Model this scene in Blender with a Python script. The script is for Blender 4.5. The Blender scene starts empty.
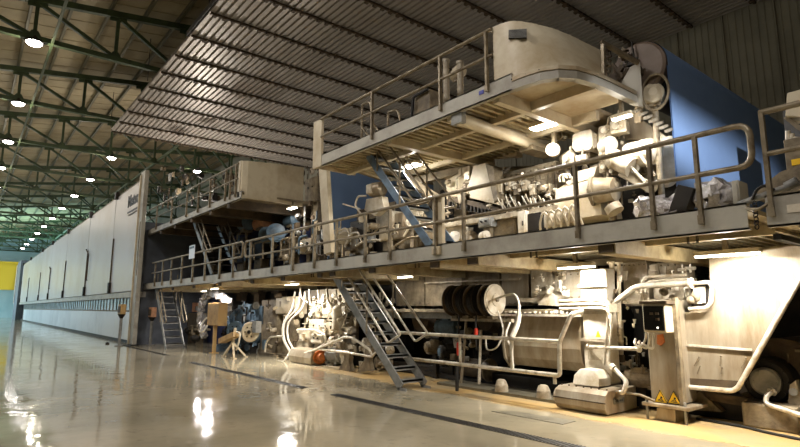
import bpy, bmesh, math, random
from mathutils import Vector, Matrix
from mathutils.bvhtree import BVHTree
random.seed(7)
PI = math.pi
SC = bpy.context.scene
COL = SC.collection

# ------------------------------------------------------------------ camera (24 mm, eye height 1.6 m, tilted up 9 degrees)
FPX = 533.33
TILT = math.atan(84.5 / FPX)
YAW = math.atan(436 / math.hypot(FPX, 84.5))
EYE = Vector((0, 0, 1.6))
_f0 = Vector((-math.cos(YAW), math.sin(YAW), 0))
_r = _f0.cross(Vector((0, 0, 1)))
_f = _f0 * math.cos(TILT) + Vector((0, 0, 1)) * math.sin(TILT)
_u = _r.cross(_f)
cam_data = bpy.data.cameras.new('camera')
cam_data.lens = 24; cam_data.sensor_width = 36
cam_data.clip_end = 400; cam_data.clip_start = .05
cam = bpy.data.objects.new('camera', cam_data)
COL.objects.link(cam)
m3 = Matrix((_r, _u, -_f)).transposed()
cam.matrix_world = Matrix.Translation(EYE) @ m3.to_4x4()
SC.camera = cam


def at(px, py, Y):
    """point seen at a photo pixel, standing on the vertical plane at depth Y"""
    d = _f + _r * ((px - 400) / FPX) - _u * ((py - 223.5) / FPX)
    return EYE + d * (Y / d.y)


# ------------------------------------------------------------------ materials
def lin(c):
    return tuple(((v / 255) / 12.92 if v / 255 <= .04045 else ((v / 255 + .055) / 1.055) ** 2.4) for v in c) + (1,)


def mat(name, c, rough=.5, metal=0, c2=None, scale=3, dirt=.5, bump=0, bscale=40, spec=.5, coat=0, stretch=(1, 1, 1)):
    m = bpy.data.materials.new(name); m.use_nodes = True
    nt = m.node_tree; N = nt.nodes; L = nt.links
    b = N['Principled BSDF']
    b.inputs['Base Color'].default_value = lin(c)
    b.inputs['Roughness'].default_value = rough
    b.inputs['Metallic'].default_value = metal
    b.inputs['Specular IOR Level'].default_value = spec
    b.inputs['Coat Weight'].default_value = coat
    tc = N.new('ShaderNodeTexCoord')
    mp = N.new('ShaderNodeMapping'); mp.inputs['Scale'].default_value = stretch
    L.new(tc.outputs['Object'], mp.inputs['Vector'])
    if c2:
        no = N.new('ShaderNodeTexNoise'); no.inputs['Scale'].default_value = scale
        no.inputs['Detail'].default_value = 7; no.inputs['Roughness'].default_value = .65
        L.new(mp.outputs['Vector'], no.inputs['Vector'])
        r = N.new('ShaderNodeValToRGB')
        r.color_ramp.elements[0].position = max(0, .62 - dirt * .35); r.color_ramp.elements[0].color = (0, 0, 0, 1)
        r.color_ramp.elements[1].position = .72; r.color_ramp.elements[1].color = (1, 1, 1, 1)
        L.new(no.outputs['Fac'], r.inputs['Fac'])
        mx = N.new('ShaderNodeMix'); mx.data_type = 'RGBA'
        mx.inputs['A'].default_value = lin(c); mx.inputs['B'].default_value = lin(c2)
        L.new(r.outputs['Color'], mx.inputs['Factor'])
        L.new(mx.outputs['Result'], b.inputs['Base Color'])
    if bump:
        nb = N.new('ShaderNodeTexNoise'); nb.inputs['Scale'].default_value = bscale; nb.inputs['Detail'].default_value = 4
        L.new(mp.outputs['Vector'], nb.inputs['Vector'])
        bp = N.new('ShaderNodeBump'); bp.inputs['Strength'].default_value = bump; bp.inputs['Distance'].default_value = .02
        L.new(nb.outputs['Fac'], bp.inputs['Height'])
        L.new(bp.outputs['Normal'], b.inputs['Normal'])
    return m


def glow(name, c, s):
    m = bpy.data.materials.new(name); m.use_nodes = True
    b = m.node_tree.nodes['Principled BSDF']
    b.inputs['Base Color'].default_value = lin(c)
    b.inputs['Emission Color'].default_value = lin(c)
    b.inputs['Emission Strength'].default_value = s
    return m


MT = dict(
    cream=mat('cream_paint', (208, 197, 172), .45, 0, (168, 146, 110), 1.2, .6),
    white=mat('white_paint', (214, 207, 192), .4, 0, (160, 140, 104), 3, .7),
    pale=mat('pale_machine_paint', (198, 189, 168), .45, 0, (112, 94, 68), 4, 1, .15, 30),
    dirty=mat('grimy_machine_paint', (148, 134, 108), .6, 0, (66, 54, 38), 4, .9, .3, 30),
    umber=mat('brown_grime', (92, 76, 54), .7, 0, (45, 36, 26), 3, .9, .3, 20),
    dark=mat('dark_steel', (44, 40, 35), .6, .3, (24, 21, 18), 4, .7),
    black=mat('black_rubber', (22, 21, 20), .6),
    fascia=mat('grey_walkway_paint', (174, 170, 158), .45, 0, (132, 124, 112), 1.4, .5, .05, 12),
    beam=mat('yellowed_beam_paint', (190, 174, 134), .5, 0, (116, 92, 56), 2.5, .8),
    deck=mat('yellowed_deck_paint', (184, 172, 138), .6, 0, (108, 88, 58), 3, .8),
    rail=mat('worn_rail_steel', (148, 136, 114), .38, .4, (92, 78, 58), 6, .7),
    galv=mat('galvanised_steel', (146, 145, 140), .45, .2, (105, 104, 100), 5, .6),
    stainless=mat('stained_stainless', (180, 171, 152), .36, .3, (122, 102, 74), 2.0, 1, .1, 8, stretch=(1.6, 1.6, .35)),
    chrome=mat('bright_pipe', (215, 208, 192), .3, .3, (150, 130, 100), 8, .5),
    green=mat('green_truss_paint', (62, 78, 50), .55, 0, (34, 42, 28), 2, .5),
    purlin=mat('pale_purlin', (96, 92, 70), .6),
    roof=mat('roof_sheet', (168, 156, 126), .75, 0, (138, 126, 98), .5, .6),
    corrug=mat('corrugated_ceiling', (174, 168, 160), .4, .3, (158, 148, 136), .4, .6),
    clad=mat('wall_cladding', (136, 132, 114), .6, 0, (112, 108, 92), .6, .6),
    hood=mat('hood_white', (188, 182, 180), .36, 0, (166, 150, 134), .2, .55, .02, 1.5),
    hoodlow=mat('hood_lower_white', (216, 220, 226), .35, 0, (186, 190, 198), .3, .4),
    endwall=mat('blue_grey_panel', (92, 98, 108), .5, 0, (66, 70, 78), 1, .6),
    blue=mat('blue_felt', (116, 142, 182), .9, 0, (108, 133, 173), .6, .5, .06, 200, spec=.2),
    navy=mat('navy_felt', (62, 68, 104), .85, 0, (46, 50, 80), .8, .5, spec=.2),
    motor=mat('blue_motor_paint', (104, 134, 158), .45, 0, (50, 54, 58), 2.6, 1),
    bluestair=mat('blue_grey_stringer', (112, 134, 156), .42, .2, (78, 86, 96), 4, .6),
    tan=mat('tan_enclosure', (178, 144, 88), .5, 0, (130, 100, 60), 3, .4),
    peach=mat('peach_enclosure', (206, 150, 112), .55, 0, (150, 110, 80), 4, .5),
    grate=mat('drain_grate', (84, 80, 70), .5, .4, (50, 46, 40), 6, .5),
    plate=mat('cover_plate', (122, 116, 98), .5, .3, (90, 84, 70), 5, .5),
    yellow=mat('safety_yellow', (235, 190, 24), .45),
    craneyellow=mat('crane_yellow', (176, 146, 22), .5),
    red=mat('red_handle', (196, 52, 28), .4),
    orange=mat('rust_orange', (196, 112, 44), .7, 0, (130, 70, 30), 8, .8),
    hose=mat('grey_hose', (206, 200, 186), .45),
    foil=mat('crumpled_foil', (226, 224, 226), .25, .55, (150, 140, 130), 9, .6, .8, 25),
    plug=mat('green_plastic', (42, 118, 62), .5),
    violet=mat('blue_label', (70, 74, 160), .5),
    screen=mat('dark_glass', (18, 18, 17), .08),
    teal=mat('teal_cladding', (188, 212, 212), .5, 0, (164, 196, 198), .3, .5),
    ink=mat('black_ink', (28, 30, 34), .5),
    ply=mat('stained_soffit_panel', (198, 187, 162), .6, 0, (150, 118, 76), 1.6, .75),
    brownroll=mat('brown_roll_end', (108, 92, 80), .5, .1, (84, 70, 56), 3, .7),
    bulb=glow('lamp_glow', (255, 246, 240), 40),
    panel_lamp=glow('warm_lamp_glow', (255, 244, 222), 14),
    glass=mat('pale_glazing', (214, 230, 236), .25, 0, (96, 122, 124), 3.2, .75, stretch=(1, 1, .4)),  # bluish daylight reflection is put into the glazing colour
    led=glow('indicator_glow', (255, 250, 240), 1.5),  # stands for a lamp mirrored in the control box door
)


def floor_mat():
    m = bpy.data.materials.new('wet_epoxy_floor'); m.use_nodes = True
    nt = m.node_tree; N = nt.nodes; L = nt.links
    b = N['Principled BSDF']
    tc = N.new('ShaderNodeTexCoord')
    def noise(s, d=5, rough=.6, st=None):
        n = N.new('ShaderNodeTexNoise'); n.inputs['Scale'].default_value = s; n.inputs['Detail'].default_value = d
        n.inputs['Roughness'].default_value = rough
        if st:
            mp = N.new('ShaderNodeMapping'); mp.inputs['Scale'].default_value = st
            L.new(tc.outputs['Object'], mp.inputs['Vector']); L.new(mp.outputs['Vector'], n.inputs['Vector'])
        else:
            L.new(tc.outputs['Object'], n.inputs['Vector'])
        return n
    def mix(f, a, c):
        x = N.new('ShaderNodeMix'); x.data_type = 'RGBA'
        for s, v in (('Factor', f), ('A', a), ('B', c)):
            if isinstance(v, tuple): x.inputs[s].default_value = v
            else: L.new(v, x.inputs[s])
        return x.outputs['Result']
    def ramp(src, p0, p1):
        r = N.new('ShaderNodeMapRange'); r.interpolation_type = 'SMOOTHSTEP'
        r.inputs['From Min'].default_value = p0; r.inputs['From Max'].default_value = p1
        L.new(src, r.inputs['Value']); return r.outputs['Result']
    def math_(op, a, c):
        x = N.new('ShaderNodeMath'); x.operation = op
        for i, v in enumerate((a, c)):
            if isinstance(v, (int, float)): x.inputs[i].default_value = v
            else: L.new(v, x.inputs[i])
        return x.outputs[0]
    n1 = noise(.5, 6); n2 = noise(5, 6)
    c = mix(ramp(n1.outputs['Fac'], .35, .7), lin((174, 163, 138)), lin((150, 141, 118)))
    c = mix(math_('MULTIPLY', ramp(n2.outputs['Fac'], .55, .75), .35), c, lin((100, 90, 72)))
    # ochre stained band of floor along the foot of the machine
    gp = N.new('ShaderNodeNewGeometry'); sx = N.new('ShaderNodeSeparateXYZ'); L.new(gp.outputs['Position'], sx.inputs[0])
    edge = math_('ADD', sx.outputs['Y'], math_('MULTIPLY', noise(.9, 5).outputs['Fac'], .9))
    band = math_('MULTIPLY', ramp(edge, 7.55, 7.75), ramp(sx.outputs['X'], -14.5, -11))
    patch = math_('ADD', math_('MULTIPLY', ramp(noise(1.3, 6).outputs['Fac'], .38, .6), .6), .4)
    c = mix(math_('MULTIPLY', band, patch), c, lin((196, 162, 104)))
    L.new(c, b.inputs['Base Color'])
    rr = ramp(noise(1.2, 5).outputs['Fac'], .3, .7)
    rm = N.new('ShaderNodeMapRange'); rm.inputs['To Min'].default_value = .04; rm.inputs['To Max'].default_value = .13
    L.new(rr, rm.inputs['Value'])
    L.new(math_('ADD', rm.outputs['Result'], math_('MULTIPLY', band, .25)), b.inputs['Roughness'])
    b.inputs['Specular IOR Level'].default_value = .75
    bp = N.new('ShaderNodeBump'); bp.inputs['Strength'].default_value = .22; bp.inputs['Distance'].default_value = .03
    L.new(noise(1.9, 2.2).outputs['Fac'], bp.inputs['Height'])
    L.new(bp.outputs['Normal'], b.inputs['Normal'])
    return m


MT['floor'] = floor_mat()


# ------------------------------------------------------------------ mesh builder
def V(*a):
    return Vector(a[0]) if len(a) == 1 else Vector(a)


def frame(d):
    d = d.normalized()
    a = Vector((0, 0, 1)) if abs(d.z) < .9 else Vector((0, 1, 0))
    s = d.cross(a).normalized()
    return d, s, s.cross(d).normalized()


class MB:
    def __init__(self):
        self.v = []; self.f = []; self.s = []

    def add(self, vs, fs, smooth=False):
        o = len(self.v)
        self.v += [Vector(p) for p in vs]
        self.f += [tuple(i + o for i in f) for f in fs]
        self.s += [smooth] * len(fs)
        return self

    def box(self, x0, x1, y0, y1, z0, z1):
        return self.add([(x, y, z) for x in (x0, x1) for y in (y0, y1) for z in (z0, z1)],
                        [(0, 1, 3, 2), (4, 6, 7, 5), (0, 4, 5, 1), (2, 3, 7, 6), (0, 2, 6, 4), (1, 5, 7, 3)])

    def cbox(self, c, sx, sy, sz, rz=0, ry=0):
        c = Vector(c); R = Matrix.Rotation(rz, 3, 'Z') @ Matrix.Rotation(ry, 3, 'Y')
        vs = [c + R @ Vector((x * sx / 2, y * sy / 2, z * sz / 2)) for x in (-1, 1) for y in (-1, 1) for z in (-1, 1)]
        return self.add(vs, [(0, 1, 3, 2), (4, 6, 7, 5), (0, 4, 5, 1), (2, 3, 7, 6), (0, 2, 6, 4), (1, 5, 7, 3)])

    def bar(self, p, q, w, h):
        """rectangular bar; w is the sideways width, h the upright depth"""
        p, q = Vector(p), Vector(q); d, s, u = frame(q - p)
        vs = [e + s * (a * w / 2) + u * (b * h / 2) for e in (p, q) for a in (-1, 1) for b in (-1, 1)]
        return self.add(vs, [(0, 1, 3, 2), (4, 6, 7, 5), (0, 4, 5, 1), (2, 3, 7, 6), (0, 2, 6, 4), (1, 5, 7, 3)])

    def cyl(self, p, q, r, r2=None, n=20):
        return self.lathe(p, Vector(q) - Vector(p), [(0, r), ((Vector(q) - Vector(p)).length, r if r2 is None else r2)], n)

    def lathe(self, p, d, prof, n=24, sharp=True):
        p = Vector(p); d, s, u = frame(Vector(d))
        def ring(t, r):
            return [p + d * t + (s * math.cos(2 * PI * k / n) + u * math.sin(2 * PI * k / n)) * r for k in range(n)]
        for (t0, r0), (t1, r1) in zip(prof, prof[1:]):
            self.add(ring(t0, r0) + ring(t1, r1), [(k, (k + 1) % n, n + (k + 1) % n, n + k) for k in range(n)], True)
        for (t, r), fl in ((prof[0], 1), (prof[-1], 0)):
            if r > 1e-5:
                self.add(ring(t, r), [tuple(range(n))[::-1] if fl else tuple(range(n))])
        return self

    def tube(self, pts, r, n=10, closed=False):
        pts = [Vector(p) for p in pts]; m = len(pts)
        tang = []
        for i in range(m):
            a = pts[i - 1] if (i > 0 or closed) else pts[i]
            b = pts[(i + 1) % m] if (i < m - 1 or closed) else pts[i]
            tang.append((b - a).normalized())
        _, s, _ = frame(tang[0]); vs = []
        for i in range(m):
            s = (s - tang[i] * s.dot(tang[i])).normalized(); u = tang[i].cross(s)
            k = 1
            if 0 < i < m - 1:
                c = (pts[i] - pts[i - 1]).normalized().dot((pts[i + 1] - pts[i]).normalized())
                k = min(1.5, 1 / max(.4, math.sqrt((1 + c) / 2)))
            vs += [pts[i] + (s * math.cos(2 * PI * j / n) + u * math.sin(2 * PI * j / n)) * r * k for j in range(n)]
        fs = []
        for i in range(m if closed else m - 1):
            a, b = i * n, ((i + 1) % m) * n
            fs += [(a + j, a + (j + 1) % n, b + (j + 1) % n, b + j) for j in range(n)]
        self.add(vs, fs, True)
        if not closed:
            self.add(vs[:n], [tuple(range(n))[::-1]]); self.add(vs[-n:], [tuple(range(n))])
        return self

    def prism(self, pts, ext):
        """a 3D polygon pushed along ext"""
        pts = [Vector(p) for p in pts]; e = Vector(ext); n = len(pts)
        return self.add(pts + [p + e for p in pts],
                        [tuple(range(n))[::-1], tuple(range(n, 2 * n))] + [(i, (i + 1) % n, n + (i + 1) % n, n + i) for i in range(n)])

    def ball(self, c, r, n=12, sq=(1, 1, 1)):
        c = Vector(c); vs = []; h = n // 2
        for i in range(h + 1):
            for j in range(n):
                t, p = PI * i / h, 2 * PI * j / n
                vs.append(c + Vector((math.sin(t) * math.cos(p) * sq[0], math.sin(t) * math.sin(p) * sq[1], math.cos(t) * sq[2])) * r)
        return self.add(vs, [(i * n + j, i * n + (j + 1) % n, (i + 1) * n + (j + 1) % n, (i + 1) * n + j) for i in range(h) for j in range(n)], True)

    def bolts(self, c, d, R, k, r=.015, h=.02):
        d, s, u = frame(Vector(d))
        for i in range(k):
            a = 2 * PI * i / k
            p = Vector(c) + (s * math.cos(a) + u * math.sin(a)) * R
            self.cyl(p, p + d * h, r, n=6)
        return self

    def build(self, name, m, parent=None, label=None, cat=None, group=None, kind=None, bevel=0):
        me = bpy.data.meshes.new(name)
        if parent is None:
            lo = Vector([min(v[i] for v in self.v) for i in range(3)]); hi = Vector([max(v[i] for v in self.v) for i in range(3)])
            o0 = Vector(((lo.x + hi.x) / 2, (lo.y + hi.y) / 2, lo.z))
        else:
            o0 = Vector((0, 0, 0)); q = parent
            while q: o0 = o0 + q.location; q = q.parent
        me.from_pydata([v - o0 for v in self.v], [], self.f)
        me.polygons.foreach_set('use_smooth', self.s)
        bm = bmesh.new(); bm.from_mesh(me)
        bmesh.ops.recalc_face_normals(bm, faces=bm.faces)
        bm.to_mesh(me); bm.free(); me.update()
        me.materials.append(MT[m] if isinstance(m, str) else m)
        o = bpy.data.objects.new(name, me); COL.objects.link(o)
        if parent is None: o.location = o0
        else: o.parent = parent
        if bevel:
            b = o.modifiers.new('edge', 'BEVEL'); b.width = bevel; b.segments = 2; b.limit_method = 'ANGLE'; b.angle_limit = .7
        tag(o, label, cat, group, kind)
        return o


def tag(o, label=None, cat=None, group=None, kind=None):
    if label: o['label'] = label
    if cat: o['category'] = cat
    if group: o['group'] = group
    if kind: o['kind'] = kind


def thing(name, label, cat, loc, group=None, kind=None):
    o = bpy.data.objects.new(name, None); COL.objects.link(o)
    o.location = Vector(loc); o.empty_display_size = .2
    tag(o, label, cat, group, kind)
    return o


def children(o):
    return [c for c in bpy.data.objects if c.parent == o]


def dup(root, loc, label=None, parent=None):
    r = root.copy(); COL.objects.link(r)
    if parent: r.parent = parent
    if loc is not None: r.location = Vector(loc)
    if label: r['label'] = label
    for c in list(root.children):
        dup(c, None, None, r)
    return r


def light(name, kind, loc, power, color, size=.3, target=None, spot=None, blend=.5, shape=None, size_y=None):
    d = bpy.data.lights.new(name, kind); d.energy = power; d.color = color
    if kind == 'AREA':
        d.size = size
        if size_y: d.shape = 'RECTANGLE'; d.size_y = size_y
    else: d.shadow_soft_size = size
    if spot: d.spot_size = spot; d.spot_blend = blend
    o = bpy.data.objects.new(name, d); COL.objects.link(o); o.location = Vector(loc)
    if target is not None:
        o.rotation_euler = (Vector(target) - Vector(loc)).to_track_quat('-Z', 'Y').to_euler()
    return o


def curve(ps, k=6):
    """smooth polyline through points"""
    ps = [Vector(p) for p in ps]; out = []
    for i in range(len(ps) - 1):
        p0 = ps[max(0, i - 1)]; p1 = ps[i]; p2 = ps[i + 1]; p3 = ps[min(len(ps) - 1, i + 2)]
        for j in range(k):
            t = j / k
            out.append(.5 * ((2 * p1) + (p2 - p0) * t + (2 * p0 - 5 * p1 + 4 * p2 - p3) * t * t + (3 * p1 - p0 - 3 * p2 + p3) * t ** 3))
    return out + [ps[-1]]


def bend(ps, r=.1, k=4):
    """polyline with its corners rounded to radius r"""
    ps = [Vector(p) for p in ps]; out = [ps[0]]
    for a, b, c in zip(ps, ps[1:], ps[2:]):
        d1 = (a - b); d2 = (c - b); q = min(r, d1.length * .45, d2.length * .45)
        s, e = b + d1.normalized() * q, b + d2.normalized() * q
        for j in range(k + 1):
            t = j / k
            out.append(s * (1 - t) ** 2 + b * 2 * t * (1 - t) + e * t * t)
    return out + [ps[-1]]


def fittings(host, x0, x1, y0, y1, Y0, Y1, n, mats, s0=.06, s1=.16, seed=1):
    """small valves, boxes and pipe stubs fixed to a machine part; each one is a part of its own"""
    rn = random.Random(seed)
    for i in range(n):
        p = at(rn.uniform(x0, x1), rn.uniform(y0, y1), rn.uniform(Y0, Y1)); s = rn.uniform(s0, s1); m = rn.choice(mats); k = rn.randrange(6); b = MB()
        if k == 0:
            b.cbox(p, s * 1.6, s, s * rn.uniform(.8, 2)); b.cbox(p - V(0, s * .55, 0), s * 1.2, s * .15, s * .7); nm = 'junction_box'
        elif k == 1:
            a = V(rn.uniform(-1, 1), -.6, rn.uniform(-.3, .3)).normalized()
            b.lathe(p, a, [(0, s * .5), (s * .2, s * .75), (s * 1.6, s * .75), (s * 1.8, s * .4), (s * 2.1, s * .35)], 14); nm = 'cylinder'
        elif k == 2:
            q = p + V(rn.uniform(-3, 3) * s, 0, 0)
            b.tube(bend([p + V(0, 0, s * 2), p, q, q - V(0, 0, s * rn.uniform(1, 4))], s * .6), s * .2, 8); nm = 'pipe'
        elif k == 3:
            b.cyl(p - V(0, 0, s * 1.5), p + V(0, 0, s), s * .22, n=10); b.lathe(p + V(0, 0, s), (0, 0, 1), [(0, s * .1), (.0, s * .7), (s * .15, s * .7), (s * .2, s * .2)], 14)
            b.cyl(p - V(s, 0, s * .6), p + V(s, 0, -s * .6), s * .4, n=12); nm = 'valve'
        elif k == 4:
            b.lathe(p, (rn.uniform(-.2, .9), -1, 0), [(-s * .4, s * .5), (0, s * .8), (s * .15, s * .75)], 16); b.bolts(p - V(0, s * .1, 0), (.3, -1, 0), s * .5, 6, s * .08, s * .15); nm = 'flange'
        else:
            b.prism([p, p + V(s * 1.5, 0, 0), p + V(s * 1.2, 0, -s * 2), p + V(s * .4, 0, -s * 2)], (0, s * .4, 0)); nm = 'bracket'
        b.build(nm, m, host)


WARM = (1, .945, .86); COOL = (1, .95, .91); DAY = (.62, .86, 1)
ORD = ['first', 'second', 'third', 'fourth', 'fifth', 'sixth', 'seventh', 'eighth', 'ninth', 'tenth', 'eleventh', 'twelfth',
       'thirteenth', 'fourteenth', 'fifteenth', 'sixteenth', 'seventeenth', 'eighteenth', 'nineteenth', 'twentieth']
# ================================================================== THE HALL
MB().box(-116, 8, -14, 19, -.3, 0).build('floor', 'floor', kind='structure', label='glossy beige epoxy hall floor with wet reflections')
# back wall: ribbed cladding behind the machine
b = MB().box(-112, 8, 17.95, 18.25, 0, 15.2)
for i in range(300):
    x = -52 + i * .2
    b.box(x, x + .12, 17.938, 17.96, 0, 13.6)
    if i % 7 == 0: b.box(x - .05, x - .02, 17.9, 17.96, 0, 13.6)
b.build('wall_right', 'clad', kind='structure', label='grey ribbed metal cladding wall behind the machine')
MB().box(-116, 8, -14.2, -14, 0, 11.8).build('wall_left', 'clad', kind='structure')
b = MB().box(-112.3, -112, -14, 18, 0, 15)
for i in range(40): b.box(-112, -111.9, -14, 18, .3 + i * .32, .34 + i * .32)
b.build('wall_far', 'teal', kind='structure', label='pale teal clad end wall of the hall')
MB().box(8, 8.3, -14.2, 18.2, 0, 15).build('wall_near', 'clad', kind='structure')
# sloping roof sheet
zr = lambda y: 12.82 + .135 * y
b = MB().prism([(-112, -14.2, zr(-14.2)), (-112, 18.2, zr(18.2)), (-112, 18.2, zr(18.2) + .12), (-112, -14.2, zr(-14.2) + .12)], (120, 0, 0))
for i in range(110):                                     # lap seams of the sheets
    x = -110 + i * 1.05
    b.prism([(x, -10, zr(-10) - .02), (x, 17.9, zr(17.9) - .02), (x, 17.9, zr(17.9)), (x, -10, zr(-10))], (.03, 0, 0))
b.build('ceiling', 'roof', kind='structure', label='sloping beige roof sheets above the green trusses')

for i in range(19):                                      # purlins under the sheets
    y = -4.1 + i * 1.24
    if y > 17.8: break
    MB().box(-112, 7.8, y - .05, y + .05, zr(y) - .2, zr(y) - .01).build('roof_purlin', 'purlin', cat='purlin', group='roof purlins',
        label='pale lengthwise purlin directly under the sloping roof sheets')

# green roof trusses
TX = [-22 - 7.35 * k for k in range(-3, 13)]
YN = [-6.8 + 2.6 * k for k in range(10)]
zl = 11.1
def truss(x):
    vis = x <= -14
    t = thing('roof_truss', '', 'truss', (x, 5, zl), 'green roof trusses')
    zu = lambda y: 12.45 + .135 * y
    MB().prism([(x - .1, -8, zu(-8) - .12), (x - .1, 17.6, zu(17.6) - .12), (x - .1, 17.6, zu(17.6) + .12), (x - .1, -8, zu(-8) + .12)], (.2, 0, 0)).build('upper_chord', 'green', t)
    MB().box(x - .1, x + .1, -8, 17.6, zl - .09, zl + .09).build('lower_chord', 'green', t)
    for j, y in enumerate(YN):
        MB().bar((x, y, zl), (x, y, zu(y)), .12, .12).build('vertical', 'green', t)
        g = MB().prism([(x - .02, y - .25, zl + .02), (x - .02, y + .25, zl + .02), (x - .02, y + .1, zl + .3), (x - .02, y - .1, zl + .3)], (.04, 0, 0))
        MB().prism([(x - .02, y - .3, zu(y) - .3), (x - .02, y + .3, zu(y) - .25), (x - .02, y + .3, zu(y)), (x - .02, y - .3, zu(y))], (.04, 0, 0)).build('gusset', 'green', t)
        g.build('gusset', 'green', t)
        if j < len(YN) - 1:
            MB().bar((x, y, zu(y) - .1), (x, YN[j + 1], zl + .05), .13, .13).build('diagonal', 'green', t)
    return t
trs = []
for k, x in enumerate(TX[1:]):
    t = truss(x) if k == 0 else dup(trs[0], (x, 5, zl))
    trs.append(t)
for t in trs[:2]: t['label'] = 'dark green roof truss hidden above the corrugated ceiling'
vis_t = trs[2:]
for k, t in enumerate(vis_t): t['label'] = f'dark green steel roof truss, {ORD[k]} one back from the camera'

# lengthwise members slung under the trusses
MB().box(-112, 7, 1.5, 1.58, zl - .1, zl - .02).build('tie_beam', 'green', cat='beam', label='pale grey-green tie running lengthwise beside the nearest lamp row')
for y in (9.0, 14.1):
    MB().box(-112, -31, y - .06, y + .06, zl + .05, zl + .17).build('tie_beam', 'green', cat='beam',
        label='green lengthwise tie ' + ('above the middle of the far trusses' if y < 10 else 'towards the back wall end of the far trusses'))

# high-bay lamps hung under the truss nodes
lamp0 = None; cnt = 0
rows = {1.02: ('row above the open aisle', 0), 6.3: ('row above the white hood', 2), 11.6: ('row over the back of the machine', 2)}
for y, (rn, k0) in rows.items():
    for k in range(k0, 12):
        x = -22 - 7.35 * k
        if y > 6.5 and k > 2: break
        if lamp0 is None:
            lamp0 = thing('high_bay_lamp', 'x', 'lamp', (x, y, 10.93), 'high-bay lamps')
            MB().lathe((x, y, 10.93), (0, 0, 1), [(0, .3), (.03, .31), (.08, .28), (.12, .14), (.25, .1)], 24).build('housing', 'dark', lamp0)
            MB().lathe((x, y, 10.86), (0, 0, 1), [(0, .19), (.05, .24), (.07, .25)], 24).build('lens', 'bulb', lamp0, label='glowing white lens')
            MB().cyl((x, y, 11.1), (x, y, 11.35), .03).build('hanger', 'dark', lamp0)
            t = lamp0
        else:
            t = dup(lamp0, (x, y, 10.93))
        t['label'] = f'glowing high-bay lamp, {ORD[k - k0]} one back in the {rn}' if y < 6.5 else 'glowing high-bay lamp alone over the far platform railing'
        light('high_bay_light', 'SPOT', (x, y, 10.8), 310 if k < 6 else 340, COOL if k < 6 else DAY, .25, (x, y, 0), 2.7, .6)
        if k < 7:
            light('high_bay_spill', 'POINT', (x, y, 10.75), 150, (1, .87, .68), .06)

for y in (-4.2, 1.02):                                   # the same rows go on over the near aisle
    for k in range(-3, 1 if y < 0 else 0):
        x = -22 - 7.35 * k
        light('high_bay_light', 'SPOT', (x, y, 10.7), 570, COOL, .25, (x, y, 0), 2.8, .5)
        light('high_bay_spill', 'POINT', (x, y, 10.5), 40, (1, .88, .72), .06)

# suspended corrugated ceiling over the wet end
HC = 10.8
b = MB(); ys = []
w = .22; y = 5.1; prof = []
while y < 17.85:
    prof += [(y, HC), (y + .13, HC), (y + .145, HC + .07), (y + .2, HC + .07), (y + .215, HC)]
    y += w
vs = []
for (yy, zz) in prof: vs += [(-30.6, yy, zz), (7.6, yy, zz)]
b.add(vs, [(2 * i, 2 * i + 2, 2 * i + 3, 2 * i + 1) for i in range(len(prof) - 1)])
vs2 = [(x, yy, HC + .12) for x in (-30.6, 7.6) for yy in (5.1, 17.85)]
b.add(vs2, [(0, 1, 3, 2)])
ct = b.build('hanging_ceiling', 'corrug', cat='ceiling', label='grey corrugated metal ceiling hung over the paper machine')
for i in range(21):
    x = -30.43 + 1.826 * i
    b = MB().box(x - .035, x + .035, 5.12, 17.8, HC - .07, HC - .005)
    q = 5.2
    while q < 17.7:
        b.box(x - .08, x + .08, q, q + .11, HC - .12, HC - .06); q += .3
    b.build('ceiling_rail', 'umber', cat='beam', group='studded rails under the corrugated ceiling',
            label=f'dark studded rail under the corrugated ceiling, {ORD[i] if i < 20 else "last"} one from its far edge' if i < 20 else 'dark studded rail under the corrugated ceiling nearest the near wall')
MB().box(-17.9, 7.6, 5.02, 5.09, HC + .04, HC + .2).build('trim_1', 'dark', kind='structure', label='dark edge beam along the aisle side of the corrugated ceiling')
for k in range(6):
    x = -30.4 + 7.3 * k
    MB().cyl((x, 5.05, HC + .2), (x, 5.05, 12.9), .015, n=6).build('hanger_rod', 'dark', cat='rod', group='ceiling hanger rods',
        label='thin dark hanger rod at the open edge of the corrugated ceiling')

# yellow crane girder near the end wall
t = thing('crane_girder', 'bright yellow overhead crane girder across the far end of the hall', 'crane', (-104, 2, 7.6))
MB().box(-104.6, -103.8, -12, 16, 4.4, 8.6).build('box_girder', 'craneyellow', t)
MB().box(-104.75, -103.65, -12, 16, 8.6, 8.8).build('top_flange', 'craneyellow', t)

# drains in the floor
def drain(p, q, w, label, n):
    p, q = Vector(p), Vector(q); d, s, u = frame(q - p); L = (q - p).length
    t = thing('floor_drain', label, 'drain', (p + q) / 2, 'grated floor drains')
    MB().bar(p + V(0, 0, .003), q + V(0, 0, .003), w, .008).build('frame', 'grate', t)
    b = MB(); k = int(L / .05)
    for i in range(k):
        c = p + d * (i + .5) * L / k + V(0, 0, .009)
        b.bar(c - s * w * .42, c + s * w * .42, .022, .008)
    b.build('bars', 'dark', t)
drain((-16.6, 5.42, 0), (-9.9, 5.52, 0), .19, 'long dark grated floor drain in front of the blue motors', 1)
drain((-8.85, 5.56, 0), (-2.6, 5.72, 0), .2, 'long dark grated floor drain in the near floor at the stair foot', 1)
drain((-26, 5.5, 0), (-19.4, 5.56, 0), .16, 'thin dark grated floor drain beside the white hood end', 1)
MB().prism([(-5.87, 6.58, .002), (-5.6, 6.86, .002), (-4.62, 6.96, .002), (-4.6, 6.62, .002)], (0, 0, .006)).build('floor_plate', 'plate', cat='plate',
    label='flat grey cover plate set in the floor before the big pedestal')
MB().ball((-27.5, 5.2, .03), .09, 10, (1.6, 1, .5)).build('rag', 'dark', cat='rag', label='small dark rag lying on the floor before the white hood')

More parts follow.
